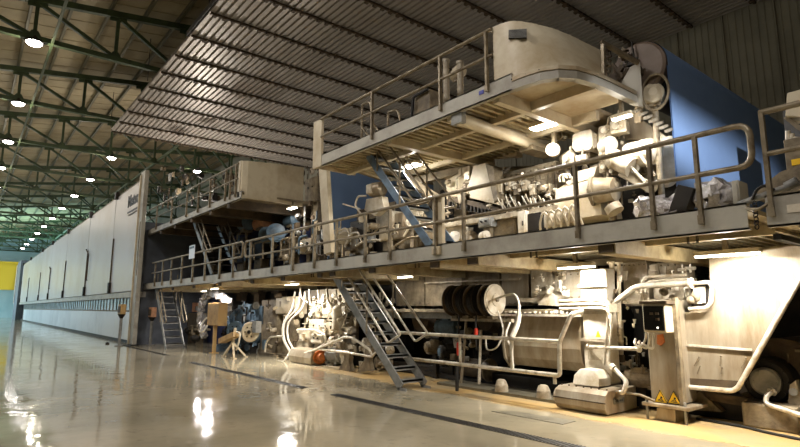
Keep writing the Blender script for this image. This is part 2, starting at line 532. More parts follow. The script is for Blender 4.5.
# ================================================================== THE DRYER HOOD
seams = [-26.05, -31.45, -39, -48.5, -58, -66.1, -78.7, -89.4]
t = thing('dryer_hood', 'long white dryer hood with tall sliding panels and a glazed strip above the skirt', 'hood', (-57, 8, 0))
MB().box(-89.4, -26.1, 5.95, 15, 2.3, 5.5).build('hood_body', 'hood', t)
MB().box(-26.1, -26.06, 5.96, 15, 0, 5.5).build('end_wall', 'endwall', t, label='dim blue-grey end wall')
MB().box(-89.4, -26.1, 5.95, 6.05, 5.5, 7.44).build('parapet', 'hood', t)
MB().box(-89.4, -26.1, 6.25, 15, 0, 2.3).build('hood_base', 'dark', t)
MB().box(-89.4, -26.0, 5.78, 6.3, 2.08, 2.32).build('ledge', 'fascia', t)
MB().box(-89.4, -26.05, 5.84, 6.0, 7.42, 7.52).build('top_rail', 'dirty', t)
for i in range(len(seams) - 1):
    x0, x1 = seams[i + 1], seams[i]
    p = MB().box(x0 + .05, x1 - .05, 5.8, 5.94, 2.36, 7.42).build('sliding_panel', 'hood', t, bevel=.02)
    xr = x0 + .35
    MB().cyl((xr, 5.76, 2.6), (xr, 5.76, 5.2), .035).build('lift_rod', 'umber', p)
    MB().box(xr - .13, xr + .13, 5.68, 5.8, 2.36, 2.9).build('actuator', 'dark', p)
    MB().box(xr - .14, xr + .2, 5.66, 5.84, 7.3, 7.68).build('roller_bracket', 'dark', p)
    if i in (1, 3):
        xa = x0 + 1.0
        MB().tube(bend([(xa, 5.78, 3.3), (xa, 5.72, 3.3), (xa, 5.72, 4.9), (xa - 1.1, 5.72, 5.3), (xa - 1.1, 5.78, 5.3)], .1), .035, 8).build('handle', 'umber', p)
# lower white panels with a glazed strip above
ls = [-26.2, -30.4] + [-30.4 - 4.9 * k for k in range(1, 12)]
pc = 0
for i in range(len(ls) - 1):
    x0, x1 = ls[i + 1], ls[i]
    MB().box(x0 + .02, x1 - .02, 6.0, 6.08, .14, 1.42).build('hood_skirt', 'hoodlow', t, label='cool white skirt panel')
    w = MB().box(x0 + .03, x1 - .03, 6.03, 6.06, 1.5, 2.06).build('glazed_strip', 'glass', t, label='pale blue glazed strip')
    fr = MB().box(x0, x1, 5.99, 6.08, 1.43, 1.5)
    for k in range(7):
        xx = x0 + (x1 - x0) * k / 6
        fr.box(xx - .025, xx + .025, 6.0, 6.08, 1.5, 2.08)
    fr.build('frame', 'dirty', w)
MB().box(-89, -26.2, 6.05, 6.2, 0, .14).build('kick_strip', 'dark', t)
# end column with writing on the panel beside it
t = thing('hood_column', 'pale grey corner column at the near end of the white hood', 'column', (-25.7, 6.0, 0))
MB().box(-26.05, -25.35, 5.74, 5.92, .04, 7.75).build('post', 'fascia', t, bevel=.02)
MB().box(-26.0, -25.88, 5.68, 5.74, .04, 7.6).build('edge_strip', 'cream', t)
MB().box(-26.1, -25.3, 5.68, 6.0, 0, .04).build('base_plate', 'dark', t)
MB().box(-25.6, -25.48, 5.71, 5.74, 3.0, 5.4).build('cable_cover', 'rail', t)
# nameplate
p = thing('name_sign', 'white sign board with short dark lettering at the top of the hood end', 'sign', (-27.6, 5.72, 6.1))
MB().box(-28.3, -26.15, 5.74, 5.79, 6.05, 7.2).build('board', 'hood', p)
MB().box(-28.2, -26.2, 5.72, 5.745, 6.12, 6.19).build('underline', 'ink', p)
fc = bpy.data.curves.new('lettering', 'FONT'); fc.body = 'Metso'; fc.size = .82; fc.extrude = .012; fc.align_x = 'CENTER'; fc.offset = .012
fc.materials.append(MT['ink'])
tmp = bpy.data.objects.new('lettering_source', fc); COL.objects.link(tmp)
bpy.context.view_layer.update()
me = bpy.data.meshes.new_from_object(tmp.evaluated_get(bpy.context.evaluated_depsgraph_get()))
bpy.data.objects.remove(tmp)
fo = bpy.data.objects.new('lettering', me); COL.objects.link(fo); fo.parent = p
fo.location = V(-27.22, 5.73, 6.42) - p.location; fo.rotation_euler = (PI / 2, 0, 0)
# far hood beyond the break
MB().box(-95.2, -89.5, 5.5, 6.6, 0, 8.1).build('hood_pier', 'endwall', cat='column', label='grey pier between the long hood and the far hood')
t = thing('far_hood', 'far white hood section beyond the grey pier', 'hood', (-101, 8, 0))
MB().box(-103.5, -95.3, 5.85, 15, 2.3, 8.2).build('hood_body', 'hood', t)
MB().box(-103.5, -95.3, 6.05, 15, 0, 2.3).build('hood_base', 'hoodlow', t)
for k in range(2):
    MB().box(-98.2 - 3 * k, -98 - 3 * k, 5.78, 5.86, 2.4, 8.1).build('panel_joint', 'dirty', t)
# ================================================================== WALKWAYS
YF = 6.2
def channel(b, x0, x1, y, z0, z1):
    b.box(x0, x1, y, y + .02, z0, z1); b.box(x0, x1, y, y + .1, z1 - .02, z1); b.box(x0, x1, y, y + .09, z0, z0 + .02)

def walkway(name, label, x0, x1, y1, z0, z1, joists, clips, zdeck=None, ribs=.16):
    t = thing(name, label, 'walkway', ((x0 + x1) / 2, YF, z0))
    b = MB(); channel(b, x0, x1, YF, z0, z1); b.build('fascia', 'fascia', t)
    zd = zdeck or z0 + .2
    b = MB().box(x0 + .02, x1 - .02, YF + .1, y1, zd, zd + .05)
    x = x0 + .1
    while x < x1 - .1:
        b.box(x, x + .05, YF + .1, y1, zd - .05, zd); x += ribs
    b.build('deck', 'deck', t)
    b = MB()
    for y in (YF + .9, y1 - .15):
        b.box(x0 + .05, x1 - .05, y, y + .1, zd - .17, zd - .05)
    b.build('stringer', 'beam', t)
    for x in joists:
        b = MB().bar((x, YF + .12, z0 - .02), (x, min(y1 + 1.2, 9.8), z0 - .02), .24, .2)
        b.build('cross_beam', 'beam', t)
        MB().box(x - .1, x + .1, YF + .09, YF + .12, z0 - .1, z0 + .06).build('beam_end', 'umber', t)
    for x in clips:
        MB().box(x - .012, x + .012, YF + .3, YF + .32, z0 - .06, z0 + .2).box(x + .09, x + .114, YF + .3, YF + .32, z0 - .06, z0 + .2).build('hanger_clip', 'umber', t)
    return t

walkway('machine_walkway', 'long grey middle walkway running in front of the paper machine', -26.0, -1.97, 9.8, 2.4, 2.68,
        [-3.62, -5.95, -6.85, -8.7, -10.2, -10.75, -12.6, -14.5, -17, -19.5, -22, -24], [-2.7, -4.95, -7.6, -11.5, -15.2])
walkway('near_walkway', 'short walkway piece at the right edge beyond the chained gap', -1.8, 2.5, 8.0, 2.4, 2.72, [-1.1, .6, 2], [-1.45, -.9])

# chain and latch hanging in the gap of the walkway edge
t = thing('gap_chain', 'small chain and latch hanging in the gap of the walkway edge', 'chain', (-1.88, 6.2, 2.5))
b = MB()
for k in range(7): b.tube([V(-1.9, 6.22, 2.66 - .04 * k) + V(.018 * math.cos(a), .018 * (k % 2) * math.sin(a), .028 * math.sin(a)) for a in [2 * PI * j / 8 for j in range(8)]], .006, 6, True)
b.build('links', 'dark', t)
MB().tube(bend([(-1.97, 6.21, 2.62), (-1.85, 6.15, 2.58), (-1.78, 6.21, 2.64)], .05), .018, 8).build('latch_bar', 'rail', t)

# a small paper label on the near fascia
MB().box(-1.62, -1.5, 6.192, 6.199, 2.52, 2.6).build('label_plate', 'white', cat='label', label='small pale label on the fascia at the right edge')

# ------------------------------------------------------------------ handrails
def railing(label, x0, x1, z0, zt, zm, posts, y=YF - .03, loop0=False, loop1=False, zf=None, r=.032, mid_r=.026, flat=True, group='handrails'):
    t = thing('handrail', label, 'railing', ((x0 + x1) / 2, y, z0), group)
    if loop0 or loop1:
        pts = [(x0, y, zt), (x1, y, zt)]
        if loop1: pts += [(x1, y, zm), (x1 - .6, y, zm)]
        if loop0: pts = [(x0 + .6, y, zm), (x0, y, zm)] + pts
        MB().tube(bend(pts, .14), r).build('top_rail', 'rail', t)
    else:
        MB().cyl((x0, y, zt), (x1, y, zt), r).build('top_rail', 'rail', t)
    MB().cyl((x0 + (.3 if loop0 else 0), y, zm), (x1 - (.3 if loop1 else 0), y, zm), mid_r).build('mid_rail', 'rail', t)
    for x in posts:
        b = MB()
        if flat: b.box(x - .02, x + .02, y - .03, y + .03, z0, zt - .01)
        else: b.cyl((x, y, z0), (x, y, zt), .026)
        b.box(x - .03, x + .03, y - .035, y - .02, z0, z0 + .1)
        b.build('post', 'rail', t)
    return t

railing('handrail on the middle walkway between its looped end and the white hood column', -24.7, -14.95, 2.5, 3.52, 3.08,
        [-24.2, -23.1, -21.9, -20.6, -19.35, -18.1, -16.75, -15.65], loop1=True)
mr = railing('long handrail on the middle walkway in front of the blue felt', -14.78, -1.86, 2.5, 3.5, 3.05,
        [-14.4, -13.0, -11.85, -10.8, -9.85, -8.76, -7.95, -6.66, -6.0, -3.92, -2.92, -2.4], loop0=True, loop1=True)
railing('handrail on the walkway piece at the right edge', -1.76, 2.4, 2.5, 3.58, 3.14, [-1.74, -.4, 1.0])
# thick double post bracket where the rail meets the upper stair
b = MB().box(-6.78, -6.54, 6.2, 6.28, 2.62, 3.5).box(-6.76, -6.56, 6.15, 6.33, 2.5, 2.64)
b.build('gate_post', 'cream', cat='post', label='thick cream double post at the foot of the upper stair', bevel=.01)

# ------------------------------------------------------------------ upper platform with rounded parapet
t = thing('upper_platform', 'cream upper platform with a rounded parapet above the machine', 'platform', (-7, 7.5, 4.9))
b = MB(); channel(b, -11.0, -4.95, YF, 4.9, 5.17); b.build('fascia', 'fascia', t)
rim = [(-4.95, 6.2), (-4.7, 6.21), (-4.46, 6.25), (-4.24, 6.38), (-4.09, 6.62), (-4.02, 7.0), (-4.0, 7.4), (-4.0, 8.3), (-4.0, 9.4)]
def strip(path, z0, z1, inset, name, m):
    b = MB()
    for (a, c) in zip(path, path[1:]):
        a, c = V(a[0], a[1], 0), V(c[0], c[1], 0); d, s, u = frame(c - a); s = V(-s.x, -s.y, 0) if s.dot(V(-7, 8, 0) - a) < 0 else s
        b.prism([a + V(0, 0, z0), c + V(0, 0, z0), c + V(0, 0, z1), a + V(0, 0, z1)], s * inset)
    return b.build(name, m, t)
strip(rim[:-1], 4.9, 5.02, .12, 'curved_rim', 'fascia')
poly = [(-10.95, YF + .06)] + [(x, y) for x, y in rim[:-1]] + [(-4.8, 8.3), (-4.8, 9.3), (-10.95, 9.3)]
MB().prism([(x, y, 5.04) for x, y in poly], (0, 0, .06)).build('deck', 'ply', t)
b = MB()                                                  # ribbed soffit strips between the beams
for (xa, xb) in ((-10.8, -8.3), (-8.0, -6.55), (-6.25, -5.45)):
    x = xa
    while x < xb:
        b.box(x, x + .07, YF + .15, 9.2, 4.97, 5.04); x += .17
b.build('soffit_ribs', 'deck', t)
for x, w in ((-8.15, .14), (-6.4, .16), (-5.35, .12)):
    MB().box(x - w / 2, x + w / 2, YF + .1, 9.4, 4.84, 5.04).build('cross_beam', 'cream', t)
for y in (7.15, 8.35):
    MB().box(-10.9, -4.1 if y < 8 else -4.8, y - .05, y + .05, 4.88, 5.04).build('long_beam', 'cream', t)
MB().box(-11.01, -10.62, YF - .015, YF + .05, 4.89, 6.06).box(-11.0, -10.95, YF, YF + 1.2, 4.92, 5.3).build('end_plate', 'cream', t, bevel=.01)
# parapet: bottom follows the rim, the top is drawn inwards
bot = [(-5.3, 6.21), (-4.95, 6.22), (-4.7, 6.235), (-4.48, 6.27), (-4.27, 6.4), (-4.12, 6.63), (-4.05, 7.0), (-4.03, 7.4)]
top = [(-5.3, 6.21), (-5.15, 6.23), (-5.0, 6.28), (-4.9, 6.42), (-4.8, 6.68), (-4.71, 7.0), (-4.66, 7.45), (-4.63, 8.25)]
vs = []; n = len(bot)
for (bx, by), (tx, ty) in zip(bot, top): vs += [(bx, by, 5.03), (tx, ty, 6.09)]
b = MB().add(vs, [(2 * i, 2 * i + 2, 2 * i + 3, 2 * i + 1) for i in range(n - 1)], True)
vi = [V(x, y, z) + V(-.05, .05, 0) for x, y, z in vs]
b.add(vi, [(2 * i, 2 * i + 2, 2 * i + 3, 2 * i + 1) for i in range(n - 1)], True)
b.add([vs[2 * i + 1] for i in range(n)] + [vi[2 * i + 1] for i in range(n)], [(i, i + 1, n + i + 1, n + i) for i in range(n - 1)])
b.add([vs[0], vs[1], vi[1], vi[0]], [(0, 1, 2, 3)]); b.add([vs[-2], vs[-1], vi[-1], vi[-2]], [(0, 1, 2, 3)])
par = b.build('parapet', 'cream', t)
bvh = BVHTree.FromPolygons([Vector(p) for p in vs], [(2 * i, 2 * i + 2, 2 * i + 3, 2 * i + 1) for i in range(n - 1)])
def on_parapet(px, py):
    d = (at(px, py, 6) - EYE).normalized()
    h = bvh.ray_cast(EYE, d)
    return h[0] if h[0] else at(px, py, 6.2)
gq = [on_parapet(*p) for p in ((508.5, 31), (526.5, 30), (526.5, 39), (508.5, 39.5))]
go_ = V(.028, -.03, .0)
MB().prism([p + go_ for p in gq], -go_).build('vent_grille', 'dark', par)
b = MB()
for k in range(7):
    f_ = (k + .5) / 7
    b.bar(gq[0].lerp(gq[3], f_) + go_ * 1.1, gq[1].lerp(gq[2], f_) + go_ * 1.1, .01, .008)
b.build('grille_slats', 'galv', par)
b = MB()
for x, y in bot[1:]: b.ball((x, y - .01, 5.07), .018, 8)
b.build('rivets', 'dark', par)
MB().box(-5.62, -5.52, 6.19, 6.202, 5.03, 5.09).build('maker_plate', 'violet', t, label='small blue maker plate')
# end gusset frame at the corner of the platform
MB().prism([at(630, 67, 8.2), at(640, 62, 8.2), at(643, 107, 8.2), at(614, 97, 8.2)], (-.03, .05, 0)).build('gusset', 'fascia', t)
MB().bar(at(603, 44, 7.5), at(604, 84, 7.5), .05, .05).build('corner_post', 'rail', t)
MB().bar(at(601, 42, 7.5), at(638, 63, 8.2), .06, .06).build('corner_rail', 'rail', t)
railing('handrail along the cream upper platform left of the parapet', -10.62, -5.3, 5.02, 6.04, 5.6, [-8.56, -6.51, -5.42])
# round steel carrier tube under the platform with a pale end disc
a, c = V(-6.2, 6.3, 4.82), V(-6.35, 9.0, 4.82)
t2 = thing('carrier_tube', 'thick pale cross tube under the upper platform', 'tube', (a + c) / 2)
MB().cyl(a, c, .11, n=24).build('tube', 'cream', t2)
MB().box(-6.33, -6.08, 6.25, 6.36, 4.72, 4.93).build('end_bracket', 'galv', t2)
MB().box(-6.5, -6.18, 8.3, 9.1, 4.66, 4.75).build('saddle', 'dirty', t2)

# mezzanine platform at the far end
t = thing('far_platform', 'upper platform with a boxed cream end over the far stair', 'platform', (-20, 7, 4.9))
b = MB(); channel(b, -26.0, -15.35, YF, 4.88, 5.12); b.build('fascia', 'fascia', t)
MB().box(-26, -15.4, YF + .06, 10.5, 5.02, 5.08).build('deck', 'dirty', t)
for x in (-24, -22, -20, -18, -16.4):
    MB().box(x - .1, x + .1, YF + .02, 10.4, 4.74, 5.02).build('cross_beam', 'umber', t)
bt = [(-15.55, 6.22), (-15.42, 6.24), (-15.38, 6.4), (-15.4, 7.4), (-15.53, 8.4)]
b = MB()
for (p, q), (zp, zq) in zip(zip(bt, bt[1:]), ((6.08, 6.08), (6.08, 6.1), (6.1, 6.17), (6.17, 6.25))):
    b.prism([(p[0], p[1], 4.92), (q[0], q[1], 4.92), (q[0], q[1], zq), (p[0], p[1], zp)], (-.08, .02, 0))
b.build('parapet', 'cream', t)
MB().box(-15.66, -15.5, 6.2, 6.28, 4.95, 6.1).build('corner_post', 'white', t)
railing('handrail on the far upper platform beside the boxed cream end', -26, -15.6, 4.98, 6.02, 5.55, [-24.6, -22.4, -20.5, -19.2, -18.0, -16.6, -16.2, -15.75])

# ------------------------------------------------------------------ stairs
def stair(label, foot, head, y0, y1, n, mstr, mtread, depth=.2, rails=True, r=.024, ru=1.12, rl=.56, ctop=.03, bright=False):
    (xf, zf), (xh, zh) = foot, head
    t = thing('stair', label, 'stair', ((xf + xh) / 2, (y0 + y1) / 2, zf), 'steel ship stairs')
    d = V(xh - xf, 0, zh - zf).normalized()
    for y in (y0, y1):
        MB().bar((xf, y, zf + .06), (xh, y, zh), .03, depth).box(xf - .1, xf + .16, y - .015, y + .015, zf, zf + .05).build('stringer', mstr, t)
    for i in range(n):
        k = (i + .7) / n
        x, z = xf + (xh - xf) * k, zf + (zh - zf) * k
        b = MB().box(x - .1, x + .13, y0 + .02, y1 - .02, z - .02, z + .02)
        b.box(x + .1, x + .13, y0 + .02, y1 - .02, z - .045, z + .02)
        b.build('tread', mtread, t)
    if rails:
        for y in (y0 - .05, y1 + .05):
            up = V(0, 0, 1); hi = V(xh, y, zh); sl = (zh - zf) / (xf - xh)
            zc = zh + ctop                                   # where the rails end at the top
            xa = xf + .04; a = V(xa, y, zf + ru - (xa - xf) * sl)
            xb = xf - .36; b_ = V(xb, y, zf + rl + (xf - xb) * sl)
            ta = V(xf - (zc - zf - ru) / sl, y, zc); tb = V(xf - (zc - zf - rl) / sl, y, zc)
            MB().tube(bend([ta, a, b_, tb], .07), r, 10).build('handrail', 'chrome' if bright else 'rail', t)
            for k in (.42, .8):
                q = V(xf, y, zf) + (V(xh, y, zh) - V(xf, y, zf)) * k
                MB().bar(q, q + up * ru * .98 + V(.0, 0, -.03), .03, .03).build('rail_strut', 'rail', t)
    return t
stair('steep steel stair from the shop floor up to the middle walkway', (-8.42, 0), (-11.1, 2.5), 6.83, 7.45, 11, 'galv', 'galv', .19, bright=True, r=.026)
stair('blue-grey stair from the middle walkway up to the cream platform', (-7.45, 2.7), (-9.5, 5.0), 6.75, 7.4, 9, 'bluestair', 'galv', .17, r=.024, ru=.95, rl=.5, ctop=.75)
stair('narrow stair beside the white hood column up to the middle walkway', (-22.6, 0), (-24.6, 2.45), 6.35, 7.05, 9, 'galv', 'galv', .16)
stair('far stair from the middle walkway up to the far platform', (-18.6, 2.7), (-20.9, 4.9), 6.6, 7.5, 8, 'galv', 'dark', .16, ru=.9, rl=.5)
# ================================================================== MACHINE, SHOP-FLOOR LEVEL
def simple(name, b, m, label, cat, group=None, bevel=0):
    return b.build(name, m, label=label, cat=cat, group=group, bevel=bevel)

def pipe_run(name, pts, r, m, label, flanges=True, cat='pipe', rad=.12, group=None):
    t = thing(name, label, cat, pts[0], group)
    MB().tube(bend(pts, rad), r, 12).build('pipe', m, t)
    if flanges:
        for a, c in ((pts[0], pts[1]), (pts[-1], pts[-2])):
            d = (Vector(c) - Vector(a)).normalized()
            b = MB().cyl(Vector(a), Vector(a) + d * .03, r * 1.8); b.bolts(Vector(a) + d * .03, d, r * 1.4, 6, r * .2, r * .2)
            b.build('flange', m, t)
    return t

def drive_motor(name, label, c, axis, r, L, m='motor', cap='cream', feet=True, group=None, tbox=True, cat='motor'):
    c = Vector(c); a = Vector(axis).normalized()
    t = thing(name, label, cat, c - V(0, 0, r * 1.2), group)
    p = c - a * L / 2
    b = MB().lathe(p, a, [(0, r * .7), (.02, r), (L * .2, r), (L * .22, r * .93), (L * .8, r * .93), (L * .82, r), (L - .02, r), (L, r * .75)], 24)
    d, s, u = frame(a)
    for k in range(16):
        ang = 2 * PI * k / 16; o = s * math.cos(ang) + u * math.sin(ang)
        b.bar(p + a * L * .22 + o * r * .95, p + a * L * .8 + o * r * .95, .012, .05)
    b.build('housing', m, t)
    MB().lathe(p - a * .03, a, [(0, r * .45), (.02, r * .62), (.04, r * .66)], 24).bolts(p, -a, r * .8, 8, r * .06, .02).build('end_cap', cap, t)
    zb = c.z - r * 1.15
    if zb > .06: MB().box(c.x - r * .5, c.x + r * .5, c.y, c.y + r * .8, 0, zb).build('stand', 'dark', t)
    MB().cyl(p + a * L, p + a * (L + r * .6), r * .22).build('shaft', 'chrome', t)
    if tbox: MB().cbox(c + u * r * 1.05 * (1 if u.z > 0 else -1), L * .35, L * .3, r * .5, math.atan2(a.y, a.x)).build('terminal_box', m, t, bevel=.01)
    if feet:
        for k in (-.3, .3):
            MB().cbox(c + a * L * k - V(0, 0, r * 1.05), .08, r * 1.9, r * .3, math.atan2(a.y, a.x)).build('foot', m, t)
    return t

def bolt_plate(b, x0, x1, z0, z1, y, k=5, r=.014):
    for i in range(k):
        x = x0 + (x1 - x0) * (i + .5) / k
        for z in (z0 + .05, z1 - .05): b.cyl((x, y, z), (x, y - .018, z), r, n=6)

# --- dark inner frame that carries the rolls, seen through every gap
t = thing('machine_side_frame', 'dark inner side frame of the machine seen through the gaps', 'frame', (-13, 10, 0))
for i in range(12):
    x = -24.5 + i * 2
    b = MB().box(x, x + .5, 9.9, 10.2, 0, 4.8)
    b.box(x - .1, x + .6, 9.8, 10.3, 0, .3).box(x - .1, x + .6, 9.8, 10.2, 2.2, 2.45)
    b.build('column', 'umber' if i < 6 else 'dark', t)
MB().box(-25, -2, 10.0, 10.3, 2.3, 2.75).build('rail_beam', 'umber', t)
MB().box(-25, -3.6, 10.0, 10.3, 4.45, 4.85).build('top_beam', 'dirty', t)
MB().box(-25, 1, 10.4, 10.5, .0, 2.4).build('back_screen', 'dark', t)  # dark sheets added to stand in for the shaded machine interior
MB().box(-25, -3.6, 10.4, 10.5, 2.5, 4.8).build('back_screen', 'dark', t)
for i in range(9):
    x = -23.6 + 2.2 * i
    r = .42 if i % 2 else .55
    tt = thing('dryer_roll', f'dark roll inside the machine, {ORD[i]} one from the hood end', 'roll', (x, 10, 1.2), 'rolls inside the machine')
    MB().cyl((x, 9.25, 1.35), (x, 10.4, 1.35), r, n=32).build('shell', 'dark', tt)
    MB().lathe((x, 8.95, 1.35), (0, 1, 0), [(0, .1), (.1, .1), (.1, r * .6), (.3, r * .7)], 24).bolts((x, 9.05, 1.35), (0, -1, 0), r * .45, 8).build('journal', 'umber', tt)

# --- concrete sole ledge and dark base beam at the machine foot
MB().box(-13.6, .8, 8.75, 9.7, 0, .26).build('sole_beam', 'dark', cat='beam', label='black sole beam lying along the machine foot', bevel=.02)
b = MB().box(-8.6, -5.5, 7.95, 8.6, 0, .05); b.build('sole_slab', 'plate', cat='slab', label='low grey sole slab under the stainless trough')

# --- big roll and bearing at the right edge
c = at(772, 380, 9.0)
t = thing('couch_roll', 'large dark roll with round bearing cap at the right edge', 'roll', (c.x, 9.4, 0))
MB().cyl((c.x + .12, 9.05, c.z - .02), (c.x + .12, 10.4, c.z - .02), .6, n=48).build('shell', 'umber', t)
MB().lathe((c.x, 8.78, c.z), (0, 1, 0), [(0, .27), (.05, .31), (.27, .33)], 32).bolts((c.x, 8.78, c.z), (0, -1, 0), .25, 10, .018, .025).build('bearing_housing', 'dark', t)
MB().lathe((c.x, 8.7, c.z), (0, 1, 0), [(0, .16), (.02, .19), (.09, .19)], 32).bolts((c.x, 8.7, c.z), (0, -1, 0), .14, 6, .012, .012).build('bearing_cap', 'galv', t)
MB().box(c.x - .36, c.x + .36, 8.85, 9.1, .05, c.z - .2).build('pedestal', 'dirty', t, bevel=.02)
pts = [at(733, 392, 8.55), at(766, 404, 8.5), at(768, 398, 8.5), at(772, 393, 8.55)]
pipe_run('drain_pipe', [at(773, 391, 8.6), at(766, 396, 8.5), at(766, 404, 8.45), at(800, 415, 8.35), at(830, 424, 8.3)], .032, 'chrome', 'white elbow pipe in front of the big roll bearing', True, rad=.05)
t = thing('support_arm', 'grimy forked bracket arm at the lower right corner', 'bracket', at(795, 420, 8.6))
MB().prism([at(789, 385, 8.7), at(796, 380, 8.7), at(806, 425, 8.7), at(786, 428, 8.7)], (0, .12, 0)).build('arm', 'dirty', t, bevel=.01)
MB().cyl(at(793, 392, 8.68), at(793, 392, 8.68) + V(0, .2, 0), .05).build('pin', 'galv', t)
b = MB().box(-3.0, -2.35, 8.45, 8.8, 0, .33); b.build('foot_block', 'dirty', cat='block', label='grimy steel block on the floor under the bearing', bevel=.03)
pa = [at(700, 424, 8.5), at(740, 430, 8.45), at(770, 437, 8.3), at(800, 442, 8.2), at(840, 448, 8.1)]
MB().tube(curve([V(p.x, p.y - .1, .02) for p in pa]), .018, 8).build('floor_cable', 'black', cat='cable', label='black cable trailing along the floor edge at lower right')
# low diagonal struts between the chute and the roll pedestal
t = thing('splash_tray', 'brown slanted tray under the bright chute', 'tray', at(715, 405, 8.6))
MB().prism([at(687, 400, 8.6), at(700, 391, 8.6), at(722, 412, 8.6), at(690, 410, 8.6)], (0, .5, 0)).build('tray', 'dirty', t)
MB().bar(at(688, 392, 8.7), at(760, 404, 8.7), .1, .12).build('beam', 'umber', t)

# --- bright stainless chute with sloping edge
Yc = 8.3
poly = [(709, 259), (812, 243), (806, 266), (737, 389), (686, 386), (682, 313), (706, 309), (711, 303)]
t = thing('stock_chute', 'tall stainless chute plate with slanting right edge under the right walkway', 'chute', at(710, 388, Yc))
MB().prism([at(x, y, Yc) for x, y in poly], (0, .06, 0)).build('plate', 'stainless', t)
MB().tube(bend([at(x, y, Yc - .02) for x, y in ((812, 262), (806, 268), (738, 388), (732, 391), (687, 387))], .06), .035, 10).build('rim', 'chrome', t)
MB().bar(at(685, 345, Yc - .01), at(752, 350, Yc - .01), .04, .03).build('stiffener', 'chrome', t)
MB().bar(at(681, 314, Yc - .01), at(685, 387, Yc - .01), .04, .05).build('side_strip', 'dark', t)
for (x, y, x2, y2) in ((699, 357, 694, 366), (721, 356, 720, 366), (746, 358, 741, 368), (700, 366, 697, 374), (722, 368, 721, 374)):
    MB().cyl(at(x, y, Yc - .03), at(x2, y2, Yc - .03), .007, n=6).ball(at(x, y, Yc - .03), .014, 8).build('pull_rod', 'dirty', t)
MB().prism([at(686, 378, Yc - .005), at(742, 381, Yc - .005), at(738, 388, Yc - .005), at(687, 385, Yc - .005)], (0, .01, 0)).build('scum_line', 'umber', t)
# rounded inspection window beside the chute
t = thing('inspection_window', 'rounded inspection window between the grey column and the chute', 'window', at(697, 305, 8.25))
o = [at(x, y, 8.22) for x, y in ((688, 284), (709, 282), (712, 286), (711, 302), (707, 308), (689, 309))]
MB().tube(bend(o, .04), .03, 10).build('frame', 'chrome', t)
MB().prism([V(p.x, 8.3, p.z) for p in o], (0, .03, 0)).build('pane', 'dark', t)
MB().prism([at(x, y, 8.27) for x, y in ((693, 287), (705, 286), (705, 303), (694, 304))], (0, .02, 0)).build('bright_liner', 'white', t)
MB().ball(at(696, 296, 8.24), .07, 10, (1, .5, 1.2)).ball(at(691, 300, 8.24), .06, 10).build('nozzle', 'dirty', t)

# --- grey column with warning signs and control box
p0, p1 = at(651, 415, 8.0), at(685, 418, 8.0)
t = thing('sign_column', 'tan steel column carrying two yellow warning triangles', 'column', ((p0.x + p1.x) / 2, 8.2, 0))
MB().box(p0.x + .02, p1.x - .02, 8.0, 8.5, .25, 1.72).build('shaft', 'stainless', t, bevel=.02)
MB().box(p1.x - .03, p1.x + .02, 7.94, 8.05, .25, 1.75).build('edge_angle', 'dirty', t)
MB().box(p0.x - .08, p1.x + .12, 7.9, 8.5, .19, .24).build('base_flange', 'stainless', t, bevel=.01)
MB().box(p0.x + .1, p1.x - .12, 7.98, 8.4, 0, .17).build('base_block', 'stainless', t)
for x in (p0.x - .02, p1.x + .04): MB().cyl((x, 7.94, 0), (x, 7.94, .3), .02, n=8).build('anchor_bolt', 'galv', t)
MB().prism([at(657, 335, 7.99), at(663, 334, 7.99), at(665, 342, 7.99), at(661, 346, 7.99), at(657, 344, 7.99)], (0, .012, 0)).build('rust_patch', 'orange', t)
for k, cx in enumerate((660.5, 674)):
    q = at(cx, 396.5 + k, 7.98)
    s = .1
    wt = MB().prism([q + V(-s, 0, -s * .9), q + V(s, 0, -s * .9), q + V(0, 0, s * .95)], (0, .008, 0)).build('warning_triangle', 'yellow', t, label='yellow warning triangle sticker')
    y = 7.974
    b = MB()
    tri = [V(q.x - s, y, q.z - s * .9), V(q.x + s, y, q.z - s * .9), V(q.x, y, q.z + s * .95)]
    cen = (tri[0] + tri[1] + tri[2]) / 3
    for i in range(3):
        a_, b_ = tri[i], tri[(i + 1) % 3]
        b.prism([a_, b_, cen + (b_ - cen) * .88, cen + (a_ - cen) * .88], (0, .006, 0))
    b.build('border', 'ink', wt)
    b = MB()
    b.lathe((cen.x + .012, y, cen.z + .018), (0, 1, 0), [(0, .014), (.006, .014)], 12)
    b.bar((cen.x - .04, y + .003, cen.z - .03), (cen.x + .005, y + .003, cen.z + .0), .005, .009)
    b.bar((cen.x - .02, y + .003, cen.z - .035), (cen.x + .045, y + .003, cen.z - .035), .005, .009)
    b.bar((cen.x + .01, y + .003, cen.z + .0), (cen.x + .03, y + .003, cen.z - .03), .005, .008)
    b.build('pictogram', 'ink', wt)
